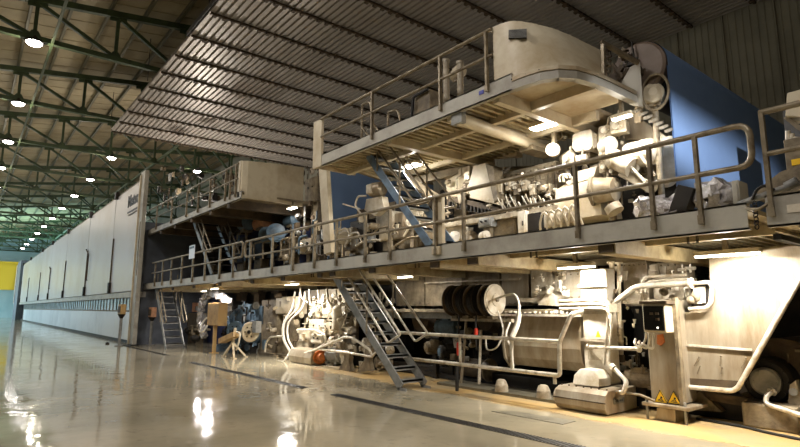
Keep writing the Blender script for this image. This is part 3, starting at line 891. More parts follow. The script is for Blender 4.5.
# control box
a, c = at(641, 304, 7.7), at(666, 333, 7.7)
t = thing('control_box', 'cream control box with dark glazed front on the tan column', 'control box', ((a.x + c.x) / 2, 7.85, c.z))
MB().box(a.x, c.x, 7.72, 7.99, c.z, a.z).build('case', 'cream', t, bevel=.015)
MB().box(a.x + .02, c.x - .02, 7.7, 7.73, c.z + .03, a.z - .03).build('glazed_door', 'screen', t, bevel=.01)
b = MB()
for x, z in ((.12, .25), (.2, .25), (.2, .17)): b.box(a.x + x, a.x + x + .05, 7.69, 7.705, c.z + z, c.z + z + .035)
b.build('indicators', 'umber', t)
MB().cyl((a.x + .22, 7.69, c.z + .07), (a.x + .22, 7.705, c.z + .07), .013).build('pilot_light', 'led', t)  # glow put in for a lamp's reflection on the glazed door
MB().box(a.x - .02, c.x + .05, 7.68, 8.0, a.z, a.z + .04).build('rain_hood', 'umber', t)
for k in range(3):
    q = at(646 + 4 * k, 333, 7.82)
    pts = curve([q, q + V(-.02, 0, -.1), q + V(-.1 + .03 * k, 0, -.22), q + V(-.18, 0, -.16), q + V(-.22, .1, -.1 - .03 * k)])
    MB().tube(pts, .016, 8).build('cable', 'chrome' if k < 2 else 'hose', t)
pipe_run('cross_rail', [at(588, 347, 8.15), at(640, 349, 8.05)], .03, 'chrome', 'short white rail between the pedestal column and the control box', True)
drive_motor('valve_motor', 'rusty pink motor in the dark gap beside the tan column', at(641, 378, 8.6), (1, .3, 0), .13, .5, 'dirty', 'rail')
pipe_run('curved_drain', [at(621, 320, 8.6), at(621, 363, 8.6), at(632, 364, 8.6)], .04, 'pale', 'cream pipe bending under at the dark gap left of the column')
t = thing('handle_lever', 'white lever arm leaning from the pedestal base', 'lever', at(622, 395, 8.0))
MB().tube(bend([at(615, 369, 8.0), at(627, 382, 7.9), at(623, 393, 7.85), at(620, 392, 7.85)], .06), .035, 10).build('lever', 'chrome', t)
MB().cyl(at(615, 369, 8.0), at(612, 366, 8.05), .05).build('pivot', 'chrome', t)
MB().tube([at(612, 391, 7.9), at(640, 395, 7.9), at(655, 401, 7.95)], .02, 8).build('floor_pipe', 'dirty', cat='pipe', label='thin grimy pipe low behind the pedestal base')

# --- pedestal column with cap block and riveted base box
a = at(556, 404, 7.6); c = at(607, 414, 7.6)
t = thing('pedestal_base', 'pale metal pedestal base box standing on the ochre floor band', 'pedestal', ((a.x + c.x) / 2, 8, 0))
x0, x1 = a.x, c.x
prof = [(7.62, .02), (7.56, .1), (7.56, .2), (7.6, .3), (7.68, .36), (8.5, .37), (8.5, .02)]
MB().prism([(x0, y, z) for y, z in prof], (x1 - x0, 0, 0)).build('box', 'stainless', t, bevel=.015)
b = MB(); b.box(x0 - .01, x1 + .01, 7.545, 7.56, .185, .2)
for k in range(7): b.cyl((x0 + .06 + k * (x1 - x0 - .1) / 6, 7.7, .365), (x0 + .06 + k * (x1 - x0 - .1) / 6, 7.7, .385), .015, n=6)
b.build('seam', 'umber', t)
MB().box(x1, x1 + .012, 7.8, 8.1, .16, .24).build('type_plate', 'plate', t)
b = MB()
for k in range(4): b.box(x1 + .012, x1 + .018, 7.83 + .06 * k, 7.86 + .06 * k, .185, .215)
b.build('plate_marks', 'ink', t)
a, c = at(585, 320, 8.3), at(611, 320, 8.3)
t = thing('pedestal_column', 'whitish machine column rising from the pedestal base', 'column', ((a.x + c.x) / 2, 8.4, .38))
MB().box(a.x, c.x, 8.22, 8.5, .385, 2.25).build('shaft', 'white', t, bevel=.02)
b = MB()
for z in (1.05, 1.5, 1.95): b.box(a.x - .03, c.x + .03, 8.18, 8.22, z, z + .05)
bolt_plate(b, a.x, c.x, .5, 2.2, 8.22, 4)
b.build('bands', 'pale', t)
MB().box(a.x + .08, c.x - .1, 8.2, 8.22, .75, .95).build('access_cover', 'pale', t)
q = at(598, 334, 8.17); s = .05
MB().prism([q + V(-s, 0, -s), q + V(s, 0, -s), q + V(0, 0, s)], (0, .01, 0)).build('warning_triangle', 'yellow', t, label='small yellow warning triangle sticker')
a, c = at(577, 366, 7.95), at(604, 385, 7.95)
b = MB().prism([(a.x, 7.8, .38), (c.x, 7.8, .38), (c.x - .02, 7.85, .5), (c.x - .12, 7.9, .62), (a.x + .08, 7.9, .62), (a.x, 7.85, .52)], (0, .35, 0))
b.build('cap_block', 'white', cat='block', label='white chamfered block on top of the pedestal base', bevel=.01)

# --- stainless trough with ledge
a, c = at(507, 312, 8.3), at(582, 312, 8.3)
t = thing('stainless_trough', 'long stained stainless trough behind the low pipe rail', 'trough', ((a.x + c.x) / 2, 8.5, .45))
pr = [(8.3, 1.45), (8.22, 1.2), (8.2, .9), (8.24, .68), (8.36, .52), (9.2, .5), (9.2, 1.45)]
MB().prism([(a.x, y, z) for y, z in pr], (c.x - a.x, 0, 0)).build('body', 'stainless', t, bevel=.02)
MB().prism([(a.x - .04, y, z) for y, z in [(8.28, 1.5), (8.2, 1.2), (8.17, .9), (8.21, .65), (8.36, .48), (8.6, .48), (8.6, 1.5)]], (.05, 0, 0)).build('end_flange', 'stainless', t)
MB().box(a.x - .03, c.x + .05, 8.1, 8.6, 1.45, 1.49).build('lip', 'chrome', t)
for k in range(14):
    x = a.x + .06 + k * (c.x - a.x) / 14.5
    s = random.uniform(.015, .035)
    MB().cbox((x, 8.2, 1.5 + s), s * 2.2, s * 2, s * 1.6, random.random() * 3).build('clamp', 'white', t)
for k, (px, py) in enumerate(((499, 385), (541, 391), (558, 388))):
    q = at(px, py, 7.98)
    b = MB().lathe((q.x, 8.05, .05), (0, 0, 1), [(0, .13), (.12, .12), (.2, .085), (.22, .05)], 14)
    b.build('foot_stone', 'pale', cat='block', label=('pale rounded foot block, ' + ('furthest left of those', 'middle one of those', 'right-hand one of those')[k] + ' under the trough'), group='foot blocks')

# --- low pipe rail in front of trough
t = thing('pipe_rail', 'low white pipe rail in front of the stainless trough', 'railing', (-7, 7.6, 0))
MB().tube(bend([(-9.25, 7.6, .52), (-5.3, 7.6, .52), (-5.28, 7.6, 1.05), (-5.05, 7.62, 1.5), (-5.02, 7.9, 1.55)], .06), .036, 12).build('lower_rail', 'chrome', t)
MB().cyl((-9.5, 7.6, 1.06), (-5.28, 7.6, 1.06), .034).build('upper_rail', 'chrome', t)
for x in (-7.55, -6.28): MB().cyl((x, 7.6, .5), (x, 7.6, 1.08), .028).build('post', 'chrome', t)
MB().cyl((-7.7, 7.65, 0), (-7.7, 7.65, .54), .035).build('foot_post', 'black', t)
MB().cyl((-5.4, 7.6, .38), (-5.4, 7.6, .52), .03).build('foot_post', 'chrome', t)

# --- hose reels: discs along the machine
reel_px = [494, 479.5, 468.5, 458]
rz = at(494, 300, 8.0).z
for k, px in enumerate(reel_px):
    x = at(px, 300, 8.0).x
    t = thing('hose_reel', ('hose reel with a cream front disc, nearest of the four reels', 'second hose reel behind the cream disc', 'third hose reel behind the cream disc',
               'hindmost dark hose reel of the four')[k], 'hose reel', (x, 8.0, rz), 'hose reels')
    R = .31
    MB().lathe((x + .02, 8.0, rz), (1, 0, 0), [(0, R), (.012, R), (.012, R * .93), (.03, R * .9), (.03, R * .4), (.05, R * .36)], 40).build('front_disc', 'white' if k == 0 else 'dark', t)
    MB().lathe((x - .16, 8.0, rz), (1, 0, 0), [(0, R + .01), (.015, R + .01), (.02, .1)], 40).build('back_disc', 'umber', t)
    b = MB()
    for j in range(4): b.tube([V(x - .125 + .037 * j, 8.0 + (R - .07) * math.cos(2 * PI * i / 28), rz + (R - .07) * math.sin(2 * PI * i / 28)) for i in range(28)], .02, 8, True)
    b.build('wound_hose', 'black', t)
    b = MB().cyl((x - .16, 8.0, rz), (x + .1, 8.0, rz), .04).bolts((x + .05, 8.0, rz), (1, 0, 0), .08, 5, .012, .015)
    b.build('hub', 'rail', t)
    MB().box(x - .14, x + .0, 7.95, 8.3, rz - R - .06, rz - R).box(x - .1, x - .04, 8.0, 8.06, rz - R, rz).build('bracket', 'dirty', t)
MB().box(at(450, 300, 8).x, at(510, 300, 8).x, 8.02, 8.1, rz - .42, rz - .36).build('reel_shelf', 'pale', cat='shelf', label='pale bar carrying the four hose reels')
x = at(494, 300, 8.0).x
t = thing('air_hose', 'thick white hose looping from the cream reel disc down to the rail', 'hose', (x, 7.9, .6))
pts = curve([(x + .06, 7.98, rz + .02), at(507, 295, 7.85), at(515, 295, 7.8), at(519, 305, 7.75), at(518, 318, 7.7), at(513, 336, 7.62), at(512, 352, 7.6), at(513, 368, 7.6)], 8)
MB().tube(pts, .022, 10).build('hose', 'hose', t)
MB().tube(curve([at(519, 314, 7.72), at(517, 325, 7.68), at(512, 337, 7.6)], 4), .05, 12).build('sleeve', 'white', t)
MB().tube(curve([at(498, 311, 8.0), at(503, 330, 7.9), at(497, 347, 7.85), at(487, 349, 7.9), at(486, 336, 8)], 6), .016, 8).build('slack_hose', 'hose', cat='hose', label='thin grey hose loop hanging below the cream reel')
MB().tube(curve([at(510, 322, 7.9), at(506, 335, 7.8), at(510, 345, 7.7)], 6), .02, 8).build('slack_hose', 'hose', cat='hose', label='short hose curl left of the thick white sleeve')
for k, (px, y0, y1, ye) in enumerate(((458.5, 312, 342, 357), (476, 312, 328, 336))):
    t = thing('wash_lance', ('hanging lance with long red grip under the hindmost reel', 'hanging lance with short red grip under the second reel')[k], 'lance', at(px, y1, 7.9), 'wash lances')
    MB().tube(curve([at(px + 1, y0, 7.95), at(px, (y0 + y1) / 2, 7.92), at(px, y1, 7.9)], 5), .018, 8).build('hose', 'black', t)
    MB().lathe(at(px, y1, 7.9), (0, 0, -1), [(0, .02), (.03, .04), ((ye - y1) * .016, .045), ((ye - y1) * .018, .03)], 12).build('grip', 'red', t)
    MB().cyl(at(px, ye - 1, 7.9), at(px + .5, ye + 14, 7.9), .016).build('nozzle_tube', 'dark', t)

# --- riveted bulkhead beams above the reels
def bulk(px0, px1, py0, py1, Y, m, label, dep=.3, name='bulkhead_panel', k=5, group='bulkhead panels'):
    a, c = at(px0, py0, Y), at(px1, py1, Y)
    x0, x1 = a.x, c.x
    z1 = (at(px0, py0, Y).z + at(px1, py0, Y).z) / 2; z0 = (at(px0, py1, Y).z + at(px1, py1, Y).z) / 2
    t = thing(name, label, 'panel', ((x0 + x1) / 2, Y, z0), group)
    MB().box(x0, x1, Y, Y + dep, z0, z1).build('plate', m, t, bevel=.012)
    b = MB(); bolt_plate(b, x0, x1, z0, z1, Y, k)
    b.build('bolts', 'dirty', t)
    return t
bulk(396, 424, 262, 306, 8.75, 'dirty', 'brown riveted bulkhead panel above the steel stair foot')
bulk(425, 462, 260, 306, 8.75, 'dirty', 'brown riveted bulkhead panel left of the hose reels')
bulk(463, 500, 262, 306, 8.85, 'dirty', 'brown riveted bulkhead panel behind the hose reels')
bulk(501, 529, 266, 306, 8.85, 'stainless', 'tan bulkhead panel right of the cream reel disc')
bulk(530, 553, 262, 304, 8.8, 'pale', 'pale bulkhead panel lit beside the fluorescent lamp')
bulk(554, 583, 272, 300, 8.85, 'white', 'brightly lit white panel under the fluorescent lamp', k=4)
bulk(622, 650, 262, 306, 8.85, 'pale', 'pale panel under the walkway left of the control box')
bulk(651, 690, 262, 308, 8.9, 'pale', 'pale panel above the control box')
MB().box(-13.5, -5.0, 8.25, 8.75, 1.5, 1.58).build('ledge_beam', 'dirty', cat='beam', label='long grimy ledge running above the trough and stair foot', bevel=.01)
MB().box(-13.5, -7.5, 8.5, 8.7, 1.36, 1.5).build('cable_channel', 'galv', cat='channel', label='pale grey channel under the grimy ledge')
MB().bar(at(425, 283, 8.6), at(520, 279, 8.6), .05, .03).build('shelf_strip', 'pale', cat='strip', label='thin pale strip across the brown bulkhead panels')
# valve block and fittings in the bright corner
t = thing('valve_block', 'pale valve block with a slanted face in the lamp glare', 'valve', at(550, 298, 8.5))
MB().prism([at(538, 305, 8.5), at(548, 291, 8.5), at(556, 297, 8.5), at(556, 306, 8.5)], (0, .3, 0)).build('wedge', 'white', t)
MB().cyl(at(548, 293, 8.45), at(552, 287, 8.45), .05).cyl(at(560, 290, 8.45), at(560, 280, 8.45), .03).build('stem', 'chrome', t)
for k, px in enumerate((612, 619)):
    pipe_run('riser_pipe', [at(px, 262, 8.55), at(px, 300, 8.5), at(px + 1, 342, 8.5)], .045 - .012 * k, 'cream', ('thick cream riser pipe right of the pedestal column', 'thinner cream riser pipe right of the thick one')[k], True)
pipe_run('sloping_pipe', [at(614, 303, 8.4), at(636, 286, 8.3), at(692, 283, 8.2)], .045, 'chrome', 'white pipe sloping up then level towards the chute', True)
pipe_run('square_pipe', [at(642, 305, 8.5), at(642, 277, 8.5), at(686, 275, 8.4)], .022, 'pale', 'thin pipe bent square above the control box', False)
pipe_run('square_pipe', [at(646, 305, 8.5), at(646, 281, 8.5), at(690, 279, 8.4)], .018, 'pale', 'second thin square-bent pipe just below the first', False)
for k, py in enumerate((300, 304, 308)):
    pipe_run('header_pipe', [at(560, py + 1, 8.2), at(600, py, 8.15), at(609, py + 2, 8.12), at(611, py + 18, 8.12)], .028, 'white', ('uppermost', 'middle', 'lowest')[k] + ' of three white header pipes bending at the pedestal column top', False, rad=.15)
t = thing('linkage_rods', 'pair of slim linkage rods angled beside the pedestal column', 'linkage', at(606, 340, 8.1))
MB().cyl(at(609, 362, 8.1), at(613, 310, 8.1), .02).cyl(at(604, 365, 8.1), at(608, 318, 8.1), .02).build('rods', 'chrome', t)
MB().box(at(610, 300, 8.1).x, at(618, 300, 8.1).x, 8.05, 8.15, at(610, 312, 8.1).z, at(610, 304, 8.1).z).build('block', 'pale', t)
MB().box(-1.85, -1.78, 6.5, 8.6, 2.3, 2.36).build('dark_rail', 'dark', cat='beam', label='dark steel rail under the near walkway at the right edge')

# --- dark middle bay behind the stair
drive_motor('pump_motor', 'dim grey motor high in the dark bay right of the stair', at(447, 327, 8.8), (1, .2, 0), .16, .55, 'motor', 'galv')
drive_motor('fan_motor', 'dark motor with round front low in the dark bay', at(450, 352, 8.7), (.5, 1, 0), .15, .5, 'dark', 'motor')
drive_motor('gear_unit', 'brown gear unit beside the stair handrail', at(434, 347, 8.6), (.5, 1, 0), .13, .4, 'dirty', 'rail')
for k, (x0, y0, x1, y1) in enumerate(((467, 312, 461, 384), (481, 330, 479, 384), (468, 349, 456, 340))):
    pipe_run('bay_pipe', [at(x0, y0, 8.3), at(x1, y1, 8.25)], .03, ('dirty', 'chrome', 'dirty')[k], ('brown slanted post in the dark bay under the reels', 'pale upright pipe end in the dark bay', 'short brown brace in the dark bay')[k], False)
t = thing('trough_outlet', 'dirty round outlet under the left end of the trough', 'outlet', at(470, 366, 8.7))
MB().cyl(at(462, 366, 8.7), at(488, 370, 8.7), .2).build('barrel', 'umber', t)
MB().lathe(at(489, 370, 8.7), (1, 0, 0), [(0, .24), (.04, .24)], 24).build('flange', 'dirty', t)

# --- bright pump bay left of the stair
Yb = 8.15
def cab(name, px0, px1, py0, py1, Y, dep, m, label, handle=True, group=None, knobs=0, cat='cabinet'):
    a, c = at(px0, py0, Y), at(px1, py1, Y)
    t = thing(name, label, cat, ((a.x + c.x) / 2, Y + dep / 2, c.z), group)
    MB().box(a.x, c.x, Y, Y + dep, c.z, a.z).build('case', m, t, bevel=.015)
    MB().box(a.x + .03, c.x - .03, Y - .015, Y + .005, c.z + .03, a.z - .03).build('door', m, t, bevel=.006)
    zb = 2.65 if c.z > 2.66 else 0
    if c.z - zb > .03: MB().box(a.x * .75 + c.x * .25, a.x * .25 + c.x * .75, Y + dep * .3, Y + dep * .9, zb, c.z).build('stand', 'dirty', t)
    if handle: MB().box(c.x - .07, c.x - .05, Y - .035, Y - .01, (a.z + c.z) / 2 - .04, (a.z + c.z) / 2 + .05).build('handle', 'dark', t)
    for k in range(knobs):
        MB().cyl((a.x + (c.x - a.x) * (k + 1) / (knobs + 1), Y - .015, c.z + (a.z - c.z) * .6), (a.x + (c.x - a.x) * (k + 1) / (knobs + 1), Y - .05, c.z + (a.z - c.z) * .6), .022, n=10).build('knob', 'dark', t)
    return t
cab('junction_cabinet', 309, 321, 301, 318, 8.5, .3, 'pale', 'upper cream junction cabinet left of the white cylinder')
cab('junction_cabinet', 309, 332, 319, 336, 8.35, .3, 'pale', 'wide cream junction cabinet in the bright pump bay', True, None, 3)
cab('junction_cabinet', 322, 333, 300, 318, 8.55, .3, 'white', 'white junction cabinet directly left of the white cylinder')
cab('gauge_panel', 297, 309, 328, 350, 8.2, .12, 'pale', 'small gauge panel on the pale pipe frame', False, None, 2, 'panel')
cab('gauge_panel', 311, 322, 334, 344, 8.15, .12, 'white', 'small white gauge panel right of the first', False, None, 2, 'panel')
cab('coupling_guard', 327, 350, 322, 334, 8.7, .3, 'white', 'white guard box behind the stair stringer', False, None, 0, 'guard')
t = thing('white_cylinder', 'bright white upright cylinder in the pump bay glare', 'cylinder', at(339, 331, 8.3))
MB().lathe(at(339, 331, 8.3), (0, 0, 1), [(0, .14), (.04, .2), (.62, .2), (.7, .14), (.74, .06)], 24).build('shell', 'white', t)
MB().tube(bend([at(343, 312, 8.15), at(347, 314, 8.1), at(343, 326, 8.1)], .05), .02, 8).build('handle', 'white', t)
t = thing('pipe_guard', 'white bent pipe guard around the pumps left of the stair', 'frame', at(335, 365, 7.85))
Yp = 7.8
MB().tube(bend([at(300, 354, Yp), at(310, 352, Yp), at(345, 337, Yp), at(353, 338, Yp), at(370, 350, Yp), at(372, 357, Yp)], .1), .034, 10).build('upper_pipe', 'chrome', t)
MB().tube(bend([at(317, 349, Yp), at(345, 352, Yp), at(372, 357, Yp), at(376, 352, Yp)], .08), .03, 10).build('lower_pipe', 'chrome', t)
MB().tube(bend([at(297, 330, 8.05), at(316, 330, 8.05), at(325, 335, 8.05), at(326, 343, 8.05), at(312, 352, 8.05)], .12), .028, 10).build('side_loop', 'chrome', t)
for px in (346, 366):
    b = MB().prism([at(px - 1, 349, Yp), at(px + 4, 349, Yp), at(px + 3, 362, Yp), at(px + 5, 371, Yp), at(px - 9, 372, Yp), at(px - 2, 360, Yp)], (0, .12, 0))
    b.build('foot_bracket', 'dirty', t)
drive_motor('feed_pump', 'dark feed pump low behind the white pipe frame', at(335, 356, 8.3), (1, .2, 0), .17, .6, 'galv', 'dark')
drive_motor('feed_pump', 'white pump body directly above the dark feed pump', at(340, 343, 8.5), (1, .15, 0), .2, .7, 'white', 'pale')
drive_motor('feed_pump', 'cream pump by the stair stringer', at(372, 345, 8.5), (.6, 1, 0), .19, .5, 'pale', 'white')
drive_motor('feed_pump', 'small cream pump under the stair treads', at(384, 362, 8.6), (.6, 1, 0), .15, .45, 'pale', 'dirty')
cab('pump_plinth', 315, 332, 349, 366, 8.25, .5, 'pale', 'cream pump plinth with dark opening left of the dark feed pump', False, None, 0, 'plinth')
t = thing('gear_pump', 'rusty cream gear pump at the front of the bright bay', 'pump', at(300, 372, 7.9))
a, c = at(289, 355, 7.75), at(311, 372, 7.75)
b = MB().prism([(a.x, 7.75, .02), (a.x, 7.72, .2), (a.x, 7.8, .4), (a.x, 8.1, .44), (a.x, 8.3, .3), (a.x, 8.3, .02)], (c.x - a.x, 0, 0)); b.build('casing', 'stainless', t, bevel=.02)
MB().lathe((c.x, 8.0, .22), (1, 0, 0), [(0, .2), (.05, .2), (.05, .12), (.16, .1)], 20).bolts((c.x + .05, 8, .22), (1, 0, 0), .16, 6).build('cover', 'orange', t)
for k, (x0, x1) in enumerate(((300, 285), (305, 289), (295, 284))):
    MB().tube(curve([at(x0, 292, 8.3), at(x0 - 3, 308, 8.15), at(x1, 322, 8.0), at(x1 - 1, 338, 8.0), at(x1 + 6, 352, 8.0)], 7), .03, 10).build('coolant_hose', 'hose', cat='hose', group='coolant hoses',
        label=('middle pale hose curving down into the bright bay', 'outer right pale hose curving down into the bright bay', 'outer left pale hose curving down into the bright bay')[k])
pipe_run('bent_pipe', [at(265, 352, 7.9), at(266, 343, 7.9), at(270, 337, 7.9), at(284, 336, 8.0)], .03, 'chrome', 'white bent pipe left of the pale hoses', False)
pipe_run('floor_pipe', [at(252, 366, 7.6), at(264, 360, 7.7), at(284, 362, 7.7), at(290, 352, 7.9)], .03, 'chrome', 'pale pipe lying on the floor by the rusty column', False)
cab('rust_column', 262, 276, 300, 364, 8.4, .35, 'dirty', 'brown rusty column between the blue motor and the pale hoses', False, None, 0, 'column')
cab('rust_base', 257, 277, 352, 367, 8.1, .5, 'dirty', 'rusty base block at the foot of the brown column', False, None, 0, 'block')
cab('hose_housing', 276, 296, 297, 314, 8.3, .4, 'cream', 'tan slanted housing where the pale hoses start', False, None, 0, 'housing')
for k in range(9):
    px = 300 + k * 9
    pipe_run('overhead_pipe', [at(px, 288 + (k % 3), 8.2), at(px + 1, 298 + (k * 7) % 9, 8.2), at(px + 8, 303 + (k * 5) % 9, 8.3)], .022 + .006 * (k % 2), ('white', 'pale')[k % 2],
             f'short pale elbow pipe under the walkway above the pump bay, {ORD[k]} one from the left', False, group='elbow pipes above the pump bay')
for k in range(8):
    px, py = 314 + (k * 11) % 38, 304 + (k * 17) % 44
    q = at(px, py, 8.1)
    t = thing('sight_gauge', f'small round gauge on the pump bay fittings, {["upper left","middle right","low centre","upper right","low left","middle left","low right","upper middle"][k]} one', 'gauge', q, 'gauges in the pump bay')
    MB().lathe(q, (.3, -1, 0), [(-.05, .05), (0, .055), (.012, .05)], 16).build('case', 'pale', t)
    MB().cyl(q + V(0, .05, 0), q + V(0, .25, -.02), .014).build('stem', 'dark', t)

# --- blue drives at the far left
drive_motor('blue_drive', 'large blue drive motor behind the tan enclosure', at(250, 318, 8.6), (1, .1, 0), .42, 1.5, 'motor', 'motor', True)
drive_motor('blue_drive', 'blue motor with a cream round end facing the aisle', at(249, 333, 8.2), (.55, 1, 0), .36, .9, 'motor', 'cream')
drive_motor('blue_drive', 'blue wheel drive beside the paddle stand', at(236, 331, 8.3), (.55, 1, 0), .4, .5, 'motor', 'motor')
drive_motor('blue_drive', 'blue motor on the floor at the foot of the tan post', at(224, 351, 7.8), (.4, 1, 0), .26, .6, 'motor', 'motor')
cab('blue_gearbox', 238, 250, 305, 325, 8.35, .5, 'motor', 'blue gearbox with ribbed front on top of the drives', False, None, 0, 'gearbox')
cab('blue_gearbox', 251, 262, 306, 324, 8.35, .5, 'motor', 'blue gearbox beside the rusty column', False, None, 0, 'gearbox')
cab('blue_gearbox', 226, 237, 312, 322, 8.3, .4, 'motor', 'small blue gearbox right of the tan enclosure', False, None, 0, 'gearbox')
drive_motor('dark_drive', 'dark motor under the blue drives', at(247, 352, 8.4), (1, .2, 0), .3, 1.2, 'dark', 'motor')
t = thing('tan_enclosure', 'tan electrical enclosure on a thin post in front of the blue motors', 'enclosure', at(214.5, 358, 7.0))
a, c = at(208, 303, 7.0), at(218.5, 326, 7.0)
MB().box(a.x, c.x, 7.0, 7.3, c.z, a.z).build('case', 'tan', t, bevel=.01)
MB().box(a.x + .18, c.x - .02, 6.98, 7.0, c.z + .03, a.z - .03).build('door', 'tan', t)
q = at(215, 330, 7.15)
MB().box(q.x - .07, q.x + .07, 7.1, 7.2, 0, c.z).box(q.x - .15, q.x + .15, 7.02, 7.28, 0, .02).build('post', 'tan', t)
t = thing('paddle_stand', 'cream tripod stand with a tilted tan paddle head', 'stand', (at(233, 360, 7.0).x, 7.0, 0))
q = at(233, 345, 7.0); x = q.x
MB().bar((x, 7, .45), (x + .12, 7, .95), .07, .07).build('upright', 'cream', t)
b = MB()
for dx, dy in ((-.5, -.1), (.5, -.15), (.1, .4)): b.bar((x, 7, .48), (x + dx, 7 + dy, .03), .06, .06).box(x + dx - .1, x + dx + .1, 7 + dy - .05, 7 + dy + .05, 0, .03)
b.build('tripod_legs', 'cream', t)
MB().bar(at(222, 341, 6.95), at(237, 334, 6.95), .25, .16).build('paddle', 'tan', t)
MB().tube(curve([at(236, 332, 6.95), at(240, 334, 6.95), at(238, 345, 6.95), at(236, 350, 7)], 5), .03, 8).build('hose', 'white', t)
# crumpled foil-wrapped hoses
t = thing('foil_hose', 'shiny foil-wrapped hoses tangled around the tan enclosure', 'hose', at(210, 330, 7.6))
pts = curve([at(204, 335, 7.6), at(201, 322, 7.6), at(202, 305, 7.6), at(207, 296, 7.6), at(214, 293, 7.5), at(222, 297, 7.5), at(229, 303, 7.6), at(227, 312, 7.7)], 6)
b = MB()
for i, p in enumerate(pts): b.cbox(p + V(random.uniform(-.05, .05), 0, random.uniform(-.05, .05)), .22, .2, .2, random.random() * 3, random.random() * 3)
b.build('wrap', 'foil', t)
MB().tube([at(204.5, 325, 7.5) + V(.33 * math.cos(a), .1 * math.sin(a), .27 * math.sin(a)) for a in [2 * PI * j / 20 for j in range(20)]], .035, 8, True).build('loop', 'hose', t)
# far dark bay beside the hood
cab('peach_box', 180, 192, 303, 312, 8.4, .4, 'peach', 'peach-coloured box lit in the dark bay right of the far stair', False, None, 2, 'box')
cab('grey_locker', 188, 197, 313, 328, 8.2, .4, 'stainless', 'grey locker under the peach box', True, None, 0, 'cabinet')
cab('bay_table', 178, 197, 327, 331, 8.1, .6, 'stainless', 'low tan bench under the grey locker', False, None, 0, 'bench')
cab('green_crate', 163, 172, 302, 316, 8.6, .4, 'plug', 'green crate behind the far stair', False, None, 3, 'crate')
b = MB().box(-27.5, -24.2, 9.2, 9.3, 0, 2.3); b.build('wall_partition', 'navy', kind='structure', label='dim blue partition at the back of the far bay')
for k, (bx, by, post, lab, m) in enumerate(((122, 309, 343, 'small tan control station on a post before the glazed hood strip', 'umber'),
                                            (152.5, 312, 345, 'dull control station on a post beside the far stair', 'umber'))):
    Y = (5.3, 6.45)[k]
    q = at(bx, by, Y); f0 = at(bx, post, Y)
    t = thing('control_station', lab, 'control station', (q.x, Y, 0), 'control stations')
    w = .28
    MB().box(q.x - w, q.x + w, Y - .1, Y + .1, q.z - .22, q.z + .2).build('case', 'peach' if k else 'tan', t, bevel=.02)
    MB().box(q.x - w * .7, q.x + w * .7, Y - .12, Y - .1, q.z - .15, q.z + .12).build('panel', 'umber', t)
    MB().cyl((q.x, Y, 0), (q.x, Y, q.z - .22), .06).lathe((q.x, Y, 0), (0, 0, 1), [(0, .18), (.03, .18)], 16).build('post', 'galv', t)
    MB().lathe((q.x, Y, q.z - .4), (0, 0, 1), [(0, .06), (.18, .16)], 12).build('collar', 'dark', t)

for k, (px, py, r, m, lab) in enumerate(((249.5, 332, .34, 'cream', 'cream flywheel disc facing the aisle in front of the blue drives'), (234.5, 331, .36, 'motor', 'blue flywheel disc behind the paddle stand'))):
    q = at(px, py, 7.6)
    t = thing('flywheel', lab, 'flywheel', q, 'flywheels')
    a = V(.6, -1, 0).normalized()
    MB().lathe(q - a * .12, a, [(0, r * .8), (.02, r * .98), (.1, r), (.12, r * .95), (.12, r * .8), (.1, r * .75), (.1, r * .3), (.14, r * .26)], 32).build('disc', m, t)
    MB().lathe(q, a, [(0, r * .2), (.05, r * .18)], 16).bolts(q, a, r * .5, 6, .025, .02).build('hub', 'dark', t)
    MB().cyl(q - a * .12, q - a * .5, .08).build('shaft', 'rail', t)
t = thing('drive_skid', 'blue and grey tangle of fittings on the drive skid under the far walkway', 'drive skid', at(240, 345, 8.3))
MB().bar(at(222, 356, 8.2), at(262, 362, 8.2), .3, .12).build('base', 'dark', t)
fittings(t, 226, 262, 300, 322, 7.9, 8.2, 16, ['motor', 'motor', 'dark', 'galv'], .07, .17, 3)
fittings(t, 222, 262, 322, 356, 7.7, 8.2, 24, ['motor', 'motor', 'dark', 'dirty', 'galv'], .07, .2, 4)
fittings(t, 176, 206, 300, 345, 8.0, 8.4, 18, ['dark', 'dirty', 'galv', 'umber'], .08, .2, 5)
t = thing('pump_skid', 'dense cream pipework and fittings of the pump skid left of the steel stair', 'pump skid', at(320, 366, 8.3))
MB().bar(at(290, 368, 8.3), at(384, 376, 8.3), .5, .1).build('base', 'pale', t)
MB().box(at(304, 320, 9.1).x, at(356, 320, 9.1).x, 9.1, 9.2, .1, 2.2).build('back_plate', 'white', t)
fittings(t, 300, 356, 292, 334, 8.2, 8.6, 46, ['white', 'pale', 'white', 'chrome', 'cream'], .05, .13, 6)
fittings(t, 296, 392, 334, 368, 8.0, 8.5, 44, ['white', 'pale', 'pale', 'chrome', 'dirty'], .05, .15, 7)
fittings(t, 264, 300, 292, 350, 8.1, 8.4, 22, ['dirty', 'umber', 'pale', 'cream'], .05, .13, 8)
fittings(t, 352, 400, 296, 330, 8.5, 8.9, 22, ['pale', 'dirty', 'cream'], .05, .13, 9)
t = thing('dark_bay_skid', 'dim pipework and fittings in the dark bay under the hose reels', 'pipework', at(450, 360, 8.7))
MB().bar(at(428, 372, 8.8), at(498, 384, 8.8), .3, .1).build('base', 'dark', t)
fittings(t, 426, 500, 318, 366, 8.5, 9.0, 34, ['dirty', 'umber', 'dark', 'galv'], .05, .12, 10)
t = thing('panel_pipework', 'pale fittings fixed to the lit panels under the walkway', 'pipework', at(580, 300, 8.6))
MB().bar(at(520, 300, 8.65), at(690, 302, 8.65), .08, .08).build('rail', 'pale', t)
fittings(t, 528, 570, 268, 302, 8.45, 8.7, 20, ['white', 'pale', 'chrome'], .03, .08, 11)
fittings(t, 600, 640, 264, 345, 8.4, 8.7, 26, ['white', 'pale', 'chrome', 'dirty'], .03, .08, 12)
